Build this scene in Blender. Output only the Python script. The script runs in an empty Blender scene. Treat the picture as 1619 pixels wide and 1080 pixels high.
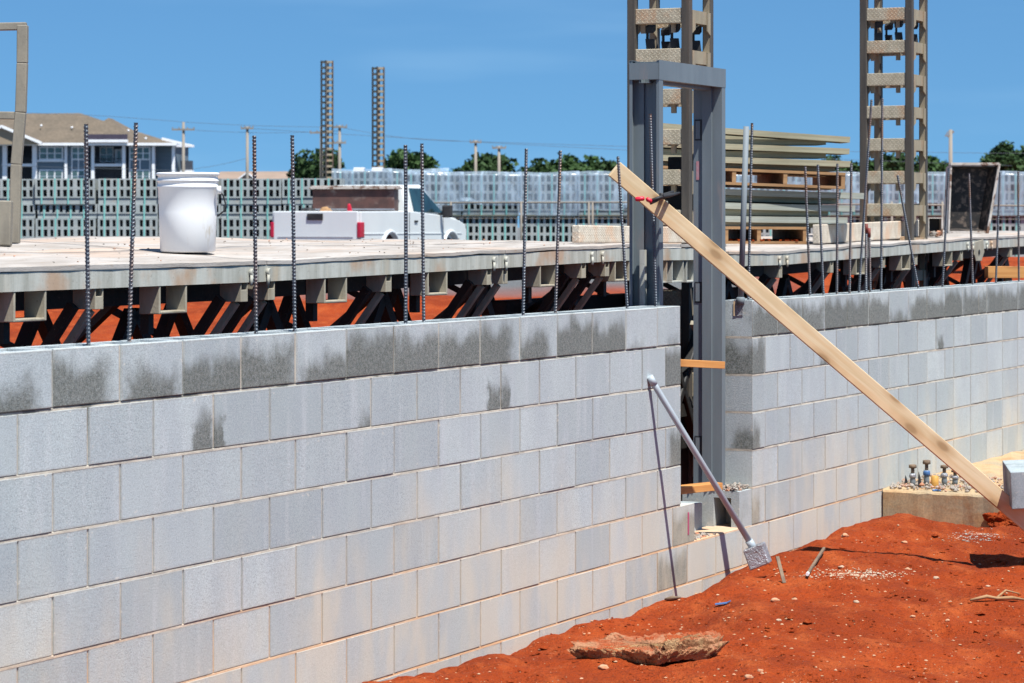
import bpy, bmesh, math, random
from mathutils import Vector, Matrix, noise
random.seed(7)
R = math.radians
F = 4497.0; CX = 809.5; HY = 357.0; EYE = 1.81
PHI = R(65.0)
U = (math.cos(PHI), math.sin(PHI)); M_ = (-math.sin(PHI), math.cos(PHI))
D0 = 5.32
scene = bpy.context.scene
COL = scene.collection

def G(px, py, d):
    return Vector(((px-CX)/F*d, d, EYE-(py-HY)/F*d))
def dline(px, o):
    return (D0+o)/(U[0]-U[1]*(px-CX)/F)
D_W0 = dline(1076, 0); W0 = Vector(((1076-CX)/F*D_W0, D_W0, 0))
def WP(t, o, z):
    return Vector((W0.x+U[0]*t+M_[0]*o, W0.y+U[1]*t+M_[1]*o, z))
def tt(px, o=0.0):
    d = dline(px, o); x = (px-CX)/F*d
    return (x-W0.x)*U[0]+(d-W0.y)*U[1]
def zz(px, py, o):
    return EYE-(py-HY)/F*dline(px, o)
def to_local(p):   # world -> wall frame
    q = Vector(p)-W0
    return Vector((q.x*U[0]+q.y*U[1], q.x*M_[0]+q.y*M_[1], p[2]))
def lerp(a, b, f): return a+(b-a)*f
def interp(x, pts):
    if x <= pts[0][0]:
        a, b = pts[0], pts[1]
    elif x >= pts[-1][0]:
        a, b = pts[-2], pts[-1]
    else:
        for a, b in zip(pts, pts[1:]):
            if a[0] <= x <= b[0]: break
    return a[1]+(b[1]-a[1])*(x-a[0])/(b[0]-a[0])

# ------------------------------------------------------------------ mesh builder
class MB:
    def __init__(s): s.v = []; s.f = []; s.uv = []; s.at = []; s.sm = []; s.cur = (0, 0, .5, 1); s.hasat = False
    def face(s, idx, uv=None, smooth=False):
        s.f.append(tuple(idx)); s.uv.append(uv); s.at.append(s.cur); s.sm.append(smooth)
    def quad(s, a, b, c, d, uv=None):
        n = len(s.v); s.v += [tuple(a), tuple(b), tuple(c), tuple(d)]; s.face((n, n+1, n+2, n+3), uv)
    def poly(s, pts):
        n = len(s.v); s.v += [tuple(p) for p in pts]; s.face(range(n, n+len(pts)))
    def hexa(s, p):   # 8 pts: 0-3 bottom ccw, 4-7 top
        n = len(s.v); s.v += [tuple(q) for q in p]
        for f in ((3, 2, 1, 0), (4, 5, 6, 7), (0, 1, 5, 4), (1, 2, 6, 5), (2, 3, 7, 6), (3, 0, 4, 7)):
            s.face([n+i for i in f])
    def box(s, x0, x1, y0, y1, z0, z1):
        s.hexa([(x0, y0, z0), (x1, y0, z0), (x1, y1, z0), (x0, y1, z0), (x0, y0, z1), (x1, y0, z1), (x1, y1, z1), (x0, y1, z1)])
    def obox(s, c, ax, ay, az):   # half-vectors
        c = Vector(c); ax = Vector(ax); ay = Vector(ay); az = Vector(az)
        s.hexa([c-ax-ay-az, c+ax-ay-az, c+ax+ay-az, c-ax+ay-az, c-ax-ay+az, c+ax-ay+az, c+ax+ay+az, c-ax+ay+az])
    def bar(s, p, q, w, h, up=(0, 0, 1)):   # w sideways, h along up
        p = Vector(p); q = Vector(q); d = (q-p).normalized(); up = Vector(up)
        side = d.cross(up)
        if side.length < 1e-4: side = d.cross(Vector((1, 0, 0)))
        side.normalize(); u2 = side.cross(d).normalized()
        s.obox((p+q)/2, (q-p)/2, side*w/2, u2*h/2)
    def tube(s, pts, r, n=10, cap=True, smooth=True):
        pts = [Vector(p) for p in pts]; rr = r if hasattr(r, '__len__') else [r]*len(pts)
        base = len(s.v); ref = Vector((0.13, 0.2, 1)); prev = None
        for i, p in enumerate(pts):
            d = (pts[min(i+1, len(pts)-1)]-pts[max(i-1, 0)]).normalized()
            if prev is None:
                a = d.cross(ref)
                if a.length < .1: a = d.cross(Vector((1, 0, 0)))
            else: a = prev-d*prev.dot(d)
            a.normalize(); prev = a; b = d.cross(a)
            for k in range(n):
                t = 2*math.pi*k/n
                s.v.append(tuple(p+(a*math.cos(t)+b*math.sin(t))*rr[i]))
        for i in range(len(pts)-1):
            for k in range(n):
                k2 = (k+1) % n
                s.face((base+i*n+k, base+i*n+k2, base+(i+1)*n+k2, base+(i+1)*n+k), smooth=smooth)
        if cap:
            s.face([base+k for k in range(n)][::-1]); s.face([base+(len(pts)-1)*n+k for k in range(n)])
    def lathe(s, prof, n=32, c=(0, 0, 0), cap=True):
        base = len(s.v)
        for r, z in prof:
            for k in range(n):
                t = 2*math.pi*k/n; s.v.append((c[0]+r*math.cos(t), c[1]+r*math.sin(t), c[2]+z))
        for i in range(len(prof)-1):
            for k in range(n):
                k2 = (k+1) % n
                s.face((base+i*n+k, base+i*n+k2, base+(i+1)*n+k2, base+(i+1)*n+k), smooth=True)
        if cap:
            s.face([base+k for k in range(n)][::-1]); s.face([base+(len(prof)-1)*n+k for k in range(n)])
    def prism(s, poly, f0, f1):   # poly list 2d, f0/f1 map (a,b)->3d
        n = len(poly); base = len(s.v)
        s.v += [tuple(f0(*p)) for p in poly]+[tuple(f1(*p)) for p in poly]
        s.face([base+i for i in range(n)][::-1]); s.face([base+n+i for i in range(n)])
        for i in range(n):
            j = (i+1) % n; s.face((base+i, base+j, base+n+j, base+n+i))
    def sheet(s, prof, th, f):   # thin folded sheet: prof polyline 2d; f(a,b,k) k=0/1 ends
        out = []
        m = len(prof)
        for i in range(m):
            a = Vector(prof[max(i-1, 0)]); b = Vector(prof[i]); c = Vector(prof[min(i+1, m-1)])
            ns = []
            if i > 0: d = (b-a).normalized(); ns.append(Vector((-d.y, d.x)))
            if i < m-1: d = (c-b).normalized(); ns.append(Vector((-d.y, d.x)))
            nn = ns[0] if len(ns) == 1 else (ns[0]+ns[1])/max(.3, 1+ns[0].dot(ns[1]))
            out.append(b+nn*th)
        poly = [tuple(p) for p in prof]+[tuple(p) for p in reversed(out)]
        for i in range(m-1):
            q = [prof[i], prof[i+1], tuple(out[i+1]), tuple(out[i])]
            s.hexa([f(*q[0], 0), f(*q[1], 0), f(*q[2], 0), f(*q[3], 0), f(*q[0], 1), f(*q[1], 1), f(*q[2], 1), f(*q[3], 1)])
    def build(s, name, mat, parent=None, loc=None, rotz=0, bevel=0, origin=True, smooth=False, fixn=True):
        vs = s.v
        off = Vector((0, 0, 0))
        if parent is None and loc is None and origin:
            xs = [v[0] for v in vs]; ys = [v[1] for v in vs]; zs = [v[2] for v in vs]
            off = Vector(((min(xs)+max(xs))/2, (min(ys)+max(ys))/2, min(zs)))
            vs = [(v[0]-off.x, v[1]-off.y, v[2]-off.z) for v in vs]
        me = bpy.data.meshes.new(name); me.from_pydata(vs, [], s.f)
        if fixn:
            bm = bmesh.new(); bm.from_mesh(me); bmesh.ops.recalc_face_normals(bm, faces=bm.faces); bm.to_mesh(me); bm.free()
        if any(s.sm) or smooth:
            me.polygons.foreach_set('use_smooth', [bool(x or smooth) for x in s.sm])
        if s.hasat:
            a = me.attributes.new('blk', 'FLOAT_COLOR', 'CORNER'); uvl = me.attributes.new('buv', 'FLOAT_VECTOR', 'CORNER')
            dat = []; ud = []
            for p, c, uv, of in zip(me.polygons, s.at, s.uv, s.f):
                vi = [me.loops[l].vertex_index for l in p.loop_indices]
                for q in vi:
                    dat += list(c)
                    if uv: k = of.index(q); ud += [uv[k][0], uv[k][1], 0]
                    else: ud += [.5, .9, 1]
            a.data.foreach_set('color', dat); uvl.data.foreach_set('vector', ud)
        me.materials.append(mat); me.update()
        o = bpy.data.objects.new(name, me); COL.objects.link(o)
        if parent: o.parent = parent
        elif loc is not None: o.location = loc
        else: o.location = off
        o.rotation_euler.z = rotz
        if bevel:
            b = o.modifiers.new('bevel', 'BEVEL'); b.width = bevel; b.segments = 2; b.limit_method = 'ANGLE'; b.angle_limit = R(40)
        return o
def empty(name, loc=(0, 0, 0), rotz=0):
    o = bpy.data.objects.new(name, None); COL.objects.link(o); o.location = loc; o.rotation_euler.z = rotz; o.empty_display_size = .1
    return o
def tag(o, label=None, cat=None, group=None, kind=None):
    if label: o['label'] = label
    if cat: o['category'] = cat
    if group: o['group'] = group
    if kind: o['kind'] = kind
    return o
def copy_tree(o, parent=None):
    c = o.copy(); COL.objects.link(c); c.parent = parent
    for ch in list(o.children): copy_tree(ch, c)
    return c

# ------------------------------------------------------------------ materials
def nt(name):
    m = bpy.data.materials.new(name); m.use_nodes = True; t = m.node_tree; t.nodes.clear()
    return m, t
class N:
    def __init__(s, t): s.t = t
    def n(s, typ, **k):
        x = s.t.nodes.new(typ)
        for a, b in k.items(): setattr(x, a, b)
        return x
    def l(s, a, b): s.t.links.new(a, b)
    def val(s, sock, v):
        if hasattr(v, 'is_linked') or hasattr(v, 'links'): s.l(v, sock)
        else: sock.default_value = v
    def math(s, op, a, b=None, clamp=False):
        x = s.n('ShaderNodeMath', operation=op); x.use_clamp = clamp
        s.val(x.inputs[0], a)
        if b is not None: s.val(x.inputs[1], b)
        return x.outputs[0]
    def noise(s, vec, scale, detail=3, rough=.55, dist=0):
        x = s.n('ShaderNodeTexNoise'); s.l(vec, x.inputs['Vector']); x.inputs['Scale'].default_value = scale
        x.inputs['Detail'].default_value = detail; x.inputs['Roughness'].default_value = rough; x.inputs['Distortion'].default_value = dist
        return x.outputs['Fac']
    def vor(s, vec, scale, feat='F1'):
        x = s.n('ShaderNodeTexVoronoi', feature=feat); s.l(vec, x.inputs['Vector']); x.inputs['Scale'].default_value = scale
        return x.outputs['Distance']
    def map(s, vec, sc=(1, 1, 1), rot=(0, 0, 0)):
        x = s.n('ShaderNodeMapping'); s.l(vec, x.inputs['Vector']); x.inputs['Scale'].default_value = sc; x.inputs['Rotation'].default_value = rot
        return x.outputs[0]
    def ss(s, v, a, b, lo=0, hi=1):
        x = s.n('ShaderNodeMapRange', interpolation_type='SMOOTHSTEP'); s.val(x.inputs['Value'], v)
        x.inputs['From Min'].default_value = a; x.inputs['From Max'].default_value = b
        x.inputs['To Min'].default_value = lo; x.inputs['To Max'].default_value = hi
        return x.outputs[0]
    def mix(s, f, a, b, mode='MIX'):
        x = s.n('ShaderNodeMix', data_type='RGBA', blend_type=mode)
        s.val(x.inputs[0], f)
        for sock, v in ((x.inputs[6], a), (x.inputs[7], b)):
            if isinstance(v, tuple): sock.default_value = (*v, 1) if len(v) == 3 else v
            else: s.l(v, sock)
        return x.outputs[2]
    def bump(s, h, strength=.3, dist=.01):
        x = s.n('ShaderNodeBump'); s.l(h, x.inputs['Height']); x.inputs['Strength'].default_value = strength; x.inputs['Distance'].default_value = dist
        return x.outputs[0]
    def out(s, col, rough=.8, metal=0, bump=None, spec=.3, extra=None):
        p = s.n('ShaderNodeBsdfPrincipled'); o = s.n('ShaderNodeOutputMaterial')
        if isinstance(col, tuple): p.inputs['Base Color'].default_value = (*col, 1)
        else: s.l(col, p.inputs['Base Color'])
        s.val(p.inputs['Roughness'], rough); s.val(p.inputs['Metallic'], metal); p.inputs['Specular IOR Level'].default_value = spec
        if bump is not None: s.l(bump, p.inputs['Normal'])
        s.l(p.outputs[0], o.inputs[0]); return p

def simple(name, c1, c2=None, scale=8, rough=.7, metal=0, stretch=(1, 1, 1), bump=.15, bdist=.003, c3=None, s3=20, t3=(.55, .7), spec=.3, fine=0):
    """two-tone weathered surface: c1/c2 by noise, c3 spots"""
    m, t = nt(name); g = N(t); tc = g.n('ShaderNodeTexCoord').outputs['Object']
    v = g.map(tc, stretch)
    n1 = g.noise(v, scale, 5, .6)
    c = g.mix(g.ss(n1, .35, .65), c1, c2 or tuple(x*.8 for x in c1))
    if c3: c = g.mix(g.ss(g.noise(v, s3, 4, .6), *t3), c, c3)
    if fine:
        c = g.mix(.35, c, g.mix(g.ss(g.noise(tc, fine, 2, .5), .35, .65), (.35, .35, .35), (.65, .65, .65)), 'OVERLAY')
    b = g.bump(g.noise(v, scale*6, 4, .6), bump, bdist)
    g.out(c, rough, metal, b, spec); return m

def mat_block(name='concrete_block_material', low_cream=True):
    m, t = nt(name); g = N(t); tc = g.n('ShaderNodeTexCoord').outputs['Object']
    at = g.n('ShaderNodeAttribute', attribute_name='blk'); uv = g.n('ShaderNodeAttribute', attribute_name='buv')
    sep = g.n('ShaderNodeSeparateColor'); g.l(at.outputs['Color'], sep.inputs[0])
    tint, stain, sx = sep.outputs[0], sep.outputs[1], sep.outputs[2]; sw = at.outputs['Alpha']
    su = g.n('ShaderNodeSeparateXYZ'); g.l(uv.outputs['Vector'], su.inputs[0]); u, v = su.outputs[0], su.outputs[1]
    sp = g.n('ShaderNodeSeparateXYZ'); g.l(tc, sp.inputs[0]); z = sp.outputs[2]
    base = g.mix(tint, (.50, .56, .56), (.325, .378, .385))
    # tonal clouds and vertical bands
    base = g.mix(g.ss(g.noise(g.map(tc, (1, 1, .35)), 5, 3), .3, .72, 0, .42), base, (.33, .37, .41))
    base = g.mix(g.ss(g.noise(g.map(tc, (1, 1, .12)), 13, 2), .52, .75, 0, .4), base, (.56, .59, .60))
    # grit
    gr = g.noise(tc, 260, 3, .7)
    base = g.mix(g.ss(gr, .46, .58, 0, .62), base, (.22, .25, .26))
    dk = g.math('MULTIPLY', g.ss(g.noise(tc, 330, 2, .6), .56, .66), g.ss(g.noise(g.map(tc, (1, 1, .7)), 4, 2), .35, .6, .25, .9))
    base = g.mix(g.math('MULTIPLY', dk, .7), base, (.12, .13, .135))
    base = g.mix(g.ss(g.noise(tc, 130, 3, .75), .5, .68, 0, .35), base, (.60, .62, .62))
    eu = g.math('MINIMUM', g.math('MINIMUM', u, g.math('SUBTRACT', 1.0, u)), g.math('MULTIPLY', g.math('MINIMUM', v, g.math('SUBTRACT', 1.0, v)), .5))
    base = g.mix(g.ss(g.math('ADD', eu, g.math('MULTIPLY', g.noise(tc, 55, 4, .7), .05)), .018, .048, .55, 0), base, (.30, .285, .26))
    base = g.mix(g.math('MULTIPLY', g.ss(eu, .02, .10, 1, 0), g.ss(g.noise(g.map(tc, (1, 1, 1.6)), 26, 4, .65), .60, .70, 0, .75)), base, (.60, .57, .50))
    po = g.vor(tc, 120)
    pores = g.math('MULTIPLY', g.ss(po, .10, .24, 1, 0), g.ss(g.noise(tc, 40, 2), .45, .6))
    base = g.mix(g.math('MULTIPLY', pores, .55), base, (.16, .165, .17))
    # damp grey-green stains
    nz = g.noise(g.map(tc, (1, 1, .6)), 7, 4, .6)
    dv = g.math('ADD', g.math('MULTIPLY', g.math('SUBTRACT', 1.0, v), .75), g.math('MULTIPLY', nz, 1.0))
    dv = g.math('ADD', dv, g.math('MULTIPLY', stain, .62))
    mk = g.ss(dv, 1.08, 1.46)
    du = g.math('ABSOLUTE', g.math('SUBTRACT', u, sx))
    du = g.math('ADD', du, g.math('MULTIPLY', g.math('SUBTRACT', g.noise(tc, 22, 3), .5), .3))
    mh = g.ss(g.math('DIVIDE', du, sw), .55, 1.15, 1, 0)
    mk = g.math('MULTIPLY', g.math('MULTIPLY', mk, mh), g.ss(stain, 0, .35))
    spk = g.ss(g.noise(tc, 190, 3, .7), .34, .60, .62, 1.0)
    mk = g.math('MULTIPLY', g.math('MULTIPLY', mk, spk), .88)
    stc = g.mix(g.ss(g.noise(tc, 60, 2), .4, .6), (.060, .064, .050), (.115, .118, .098))
    base = g.mix(mk, base, stc)
    # cream staining low down, its tint also offsets red bounce light
    rz = g.math('ADD', z, g.math('MULTIPLY', g.math('SUBTRACT', g.noise(g.map(tc, (1, 1, .5)), 2.2, 4), .5), 1.3))
    base = g.mix(g.math('MULTIPLY', g.ss(rz, .1, .85, .54, 0), g.ss(g.math('ADD', g.noise(g.map(tc, (1, 1, .4)), 6, 3), g.math('MULTIPLY', tint, -.25)), .25, .55, .35, 1.0)), base, (.59, .51, .37)) if low_cream else base
    bh = g.math('ADD', g.noise(tc, 170, 4, .75), g.math('MULTIPLY', pores, -1.2))
    g.out(base, .93, 0, g.bump(bh, .55, .0035), .2); return m

def mat_mortar():
    m, t = nt('mortar_material'); g = N(t); tc = g.n('ShaderNodeTexCoord').outputs['Object']
    sp = g.n('ShaderNodeSeparateXYZ'); g.l(tc, sp.inputs[0]); z = sp.outputs[2]
    c = g.mix(g.ss(g.noise(tc, 9, 3), .35, .65), (.50, .45, .37), (.35, .32, .27))
    rz = g.math('ADD', z, g.math('MULTIPLY', g.noise(tc, 1.5, 3), .7))
    c = g.mix(g.ss(rz, .35, 1.0, .88, 0), c, (.58, .34, .18))
    c = g.mix(g.math('MULTIPLY', g.ss(g.noise(g.map(tc, (1, 1, .3)), 6, 3), .48, .6), g.ss(z, EYE-.80, EYE-.62, 0, .75)), c, (.10, .10, .085))
    g.out(c, .95, 0, g.bump(g.noise(tc, 90, 4, .7), .6, .006), .2); return m

def mat_soil(ground=True):
    m, t = nt('red_clay_soil' if ground else 'red_clay_lump'); g = N(t); tc = g.n('ShaderNodeTexCoord').outputs['Object']
    n1 = g.noise(tc, .9, 4); n2 = g.noise(g.map(tc, (1, .45, 1)), 5, 5, .65); n3 = g.noise(tc, 38, 4, .7); n4 = g.noise(tc, 110, 3, .7)
    c = g.mix(g.ss(n1, .35, .65), (.34, .050, .0075), (.24, .034, .0055))
    c = g.mix(g.ss(n2, .45, .72, 0, .75), c, (.45, .095, .022))
    c = g.mix(g.ss(g.noise(tc, 2.3, 5, .7), .56, .74, 0, .55), c, (.22, .028, .009))
    c = g.mix(g.ss(g.noise(tc, 240, 2, .7), .55, .7, 0, .6), c, (.12, .018, .005))
    c = g.mix(g.ss(n3, .55, .68, 0, .7), c, (.11, .018, .006))
    c = g.mix(g.ss(n4, .66, .76, 0, .7), c, (.46, .22, .13))
    c = g.mix(g.ss(g.noise(tc, 14, 6, .75), .63, .72, 0, .55), c, (.44, .19, .10))
    sx_ = g.n('ShaderNodeSeparateXYZ'); g.l(tc, sx_.inputs[0] ); X_, Y_ = sx_.outputs[0], sx_.outputs[1]
    wob = g.math('MULTIPLY', g.math('SUBTRACT', g.noise(tc, .35, 3), .5), 2.5)
    gm = g.math('MAXIMUM', g.ss(g.math('ADD', Y_, wob), 7.5, 9.0, 1, 0), g.ss(g.math('SUBTRACT', g.math('ADD', X_, wob), g.math('MULTIPLY', Y_, .185)), 2.2, 3.6, 0, 1))
    gm = g.math('MAXIMUM', gm, g.ss(g.math('ADD', g.math('ADD', X_, wob), g.math('MULTIPLY', Y_, .2)), -7.0, -5.5, 1, 0))
    gm = g.math('MAXIMUM', gm, g.math('MULTIPLY', g.ss(g.math('ADD', Y_, wob), 52, 55), g.ss(X_, 4.0, 6.0, 1, 0)))
    if ground: c = g.mix(gm, c, g.mix(g.ss(n3, .4, .6), (.15, .155, .155), (.115, .12, .125)))  # grey zones mostly out of view, added to cut red bounce light
    h = g.math('ADD', g.math('MULTIPLY', n3, .7), g.math('MULTIPLY', n4, .35))
    h = g.math('ADD', h, g.math('MULTIPLY', g.noise(tc, 12, 5, .7), 1.2))
    g.out(c, .95, 0, g.bump(h, 1.0, .035), .15); return m

def mat_wood(name, c1, c2, c3, axis=0, gscale=60, knots=True, rough=.6):
    m, t = nt(name); g = N(t); tc = g.n('ShaderNodeTexCoord').outputs['Object']
    st = [1, 1, 1]; st[axis] = .045
    v = g.map(tc, tuple(st))
    n1 = g.noise(v, gscale, 4, .6, .6)
    c = g.mix(g.ss(n1, .35, .68), c1, c2)
    c = g.mix(g.ss(g.noise(g.map(tc, tuple(x*1.0 for x in st)), gscale*.25, 3, .5, 1.2), .42, .62, 0, .6), c, c3)
    c = g.mix(g.ss(g.noise(tc, 3, 3), .5, .7, 0, .35), c, tuple(min(1, x*1.12) for x in c1))
    if knots:
        sx3 = g.n('ShaderNodeSeparateXYZ'); g.l(tc, sx3.inputs[0]); cb3 = g.n('ShaderNodeCombineXYZ')
        g.l(g.math('MULTIPLY', sx3.outputs[0], 3.1), cb3.inputs[0]); g.l(g.math('ADD', g.math('MULTIPLY', sx3.outputs[2], 7.0), .45), cb3.inputs[1])
        vo = g.n('ShaderNodeTexVoronoi', voronoi_dimensions='2D'); g.l(cb3.outputs[0], vo.inputs['Vector']); vo.inputs['Scale'].default_value = 1.0; kd = vo.outputs['Distance']
        c = g.mix(g.ss(kd, .07, .17, .85, 0), c, tuple(x*.42 for x in c3))
        c = g.mix(g.ss(kd, .14, .36, .45, 0), c, tuple(x*.75 for x in c3))
    g.out(c, rough, 0, g.bump(n1, .2, .002), .25); return m

def mat_metal_dirty(name, c1, c2, c3, streak=(1, 1, .15), rough=.55, metal=.0, sc=6, c4=None):
    m, t = nt(name); g = N(t); tc = g.n('ShaderNodeTexCoord').outputs['Object']
    v = g.map(tc, streak)
    c = g.mix(g.ss(g.noise(v, sc*3, 5, .65), .3, .7), c1, c2)
    c = g.mix(g.ss(g.noise(v, sc, 4, .6), .52, .7, 0, .85), c, c3)
    if c4: c = g.mix(g.ss(g.noise(tc, sc*.45, 4, .6), .55, .68, 0, .75), c, c4)
    c = g.mix(g.ss(g.noise(tc, 70, 3, .7), .62, .74, 0, .7), c, (.14, .115, .09))
    g.out(c, rough, metal, g.bump(g.noise(tc, 80, 4, .7), .3, .003), .35); return m

def mat_checker(name, c1, c2, c3):
    # raised tread marks on plate
    m, t = nt(name); g = N(t); tc = g.n('ShaderNodeTexCoord').outputs['Object']
    rot = g.map(tc, (1, 1, 1))
    s3 = g.n('ShaderNodeSeparateXYZ'); g.l(rot, s3.inputs[0])
    h = g.math('ADD', s3.outputs[0], s3.outputs[1])
    a = g.math('MULTIPLY', h, 32.0); b = g.math('MULTIPLY', s3.outputs[2], 32.0)
    p = g.math('ADD', a, b); q = g.math('SUBTRACT', a, b)
    fa = g.math('ABSOLUTE', g.math('SUBTRACT', g.math('FRACT', p), .5)); fb = g.math('ABSOLUTE', g.math('SUBTRACT', g.math('FRACT', q), .5))
    fl = g.math('MODULO', g.math('ADD', g.math('ABSOLUTE', g.math('FLOOR', p)), g.math('ABSOLUTE', g.math('FLOOR', q))), 2.0)
    m1 = g.math('MULTIPLY', g.ss(fa, .10, .17, 1, 0), g.ss(fb, .33, .43, 1, 0))
    m2 = g.math('MULTIPLY', g.ss(fb, .10, .17, 1, 0), g.ss(fa, .33, .43, 1, 0))
    mk = g.math('ADD', g.math('MULTIPLY', m1, fl), g.math('MULTIPLY', m2, g.math('SUBTRACT', 1.0, fl)))
    c = g.mix(g.ss(g.noise(tc, 16, 5, .65), .35, .65), c1, c2)
    c = g.mix(g.ss(g.noise(tc, 5, 4, .6), .5, .66, 0, .8), c, c3)
    c = g.mix(g.math('MULTIPLY', mk, .45), c, tuple(min(1, x*1.35) for x in c1))
    hh = g.math('ADD', g.math('MULTIPLY', mk, 1.0), g.math('MULTIPLY', g.noise(tc, 80, 3, .7), .25))
    g.out(c, .7, 0, g.bump(hh, .8, .004), .3); return m

def mat_rebar(name, rust):
    m, t = nt(name); g = N(t); tc = g.n('ShaderNodeTexCoord').outputs['Object']
    c = g.mix(g.ss(g.noise(g.map(tc, (1, 1, .25)), 14, 4), .5-rust*.22, .72-rust*.2), (.085, .10, .12), (.15, .072, .035))
    c = g.mix(g.ss(g.noise(tc, 90, 2), .45, .7, 0, .5), c, (.045, .045, .05))
    g.out(c, .42, .45, None, .5); return m

def mat_film():
    m, t = nt('shrink_wrap_film'); g = N(t); tc = g.n('ShaderNodeTexCoord').outputs['Object']
    n1 = g.noise(g.map(tc, (2.2, 1, .5)), 1.6, 5, .65, 1.5)
    p = g.n('ShaderNodeBsdfPrincipled'); p.inputs['Base Color'].default_value = (.40, .50, .60, 1); p.inputs['Roughness'].default_value = .22
    p.inputs['Specular IOR Level'].default_value = .8
    g.l(g.bump(g.noise(g.map(tc, (1.5, 1, .6)), 1.4, 2, .5, .8), .6, .15), p.inputs['Normal'])
    tr = g.n('ShaderNodeBsdfTransparent'); tr.inputs[0].default_value = (.92, .95, .98, 1)
    mx = g.n('ShaderNodeMixShader'); o = g.n('ShaderNodeOutputMaterial')
    g.l(g.ss(n1, .38, .75, .22, .62), mx.inputs[0]); g.l(tr.outputs[0], mx.inputs[1]); g.l(p.outputs[0], mx.inputs[2]); g.l(mx.outputs[0], o.inputs[0])
    return m

def mat_deck():
    m, t = nt('dusty_plywood'); g = N(t); tc = g.n('ShaderNodeTexCoord').outputs['Object']
    v = g.map(tc, (.25, 1, 1))
    c = g.mix(g.ss(g.noise(v, 7, 5, .65), .35, .65), (.40, .37, .34), (.29, .26, .23))
    c = g.mix(g.ss(g.noise(v, 2.6, 4, .6), .48, .66, 0, .7), c, (.42, .31, .235))
    c = g.mix(g.ss(g.noise(v, 40, 4, .7), .57, .68, 0, .55), c, (.30, .22, .16))
    c = g.mix(g.ss(g.noise(v, 19, 3, .7), .66, .71, 0, .9), c, (.07, .055, .045))
    g.out(c, .9, 0, g.bump(g.noise(v, 45, 4, .7), .4, .006), .2); return m

def mat_leaf(name, c1, c2):
    m, t = nt(name); g = N(t); tc = g.n('ShaderNodeTexCoord').outputs['Object']
    c = g.mix(g.ss(g.noise(tc, 1.1, 3), .35, .65), c1, c2)
    g.out(c, .75, 0, None, .2); return m

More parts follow.
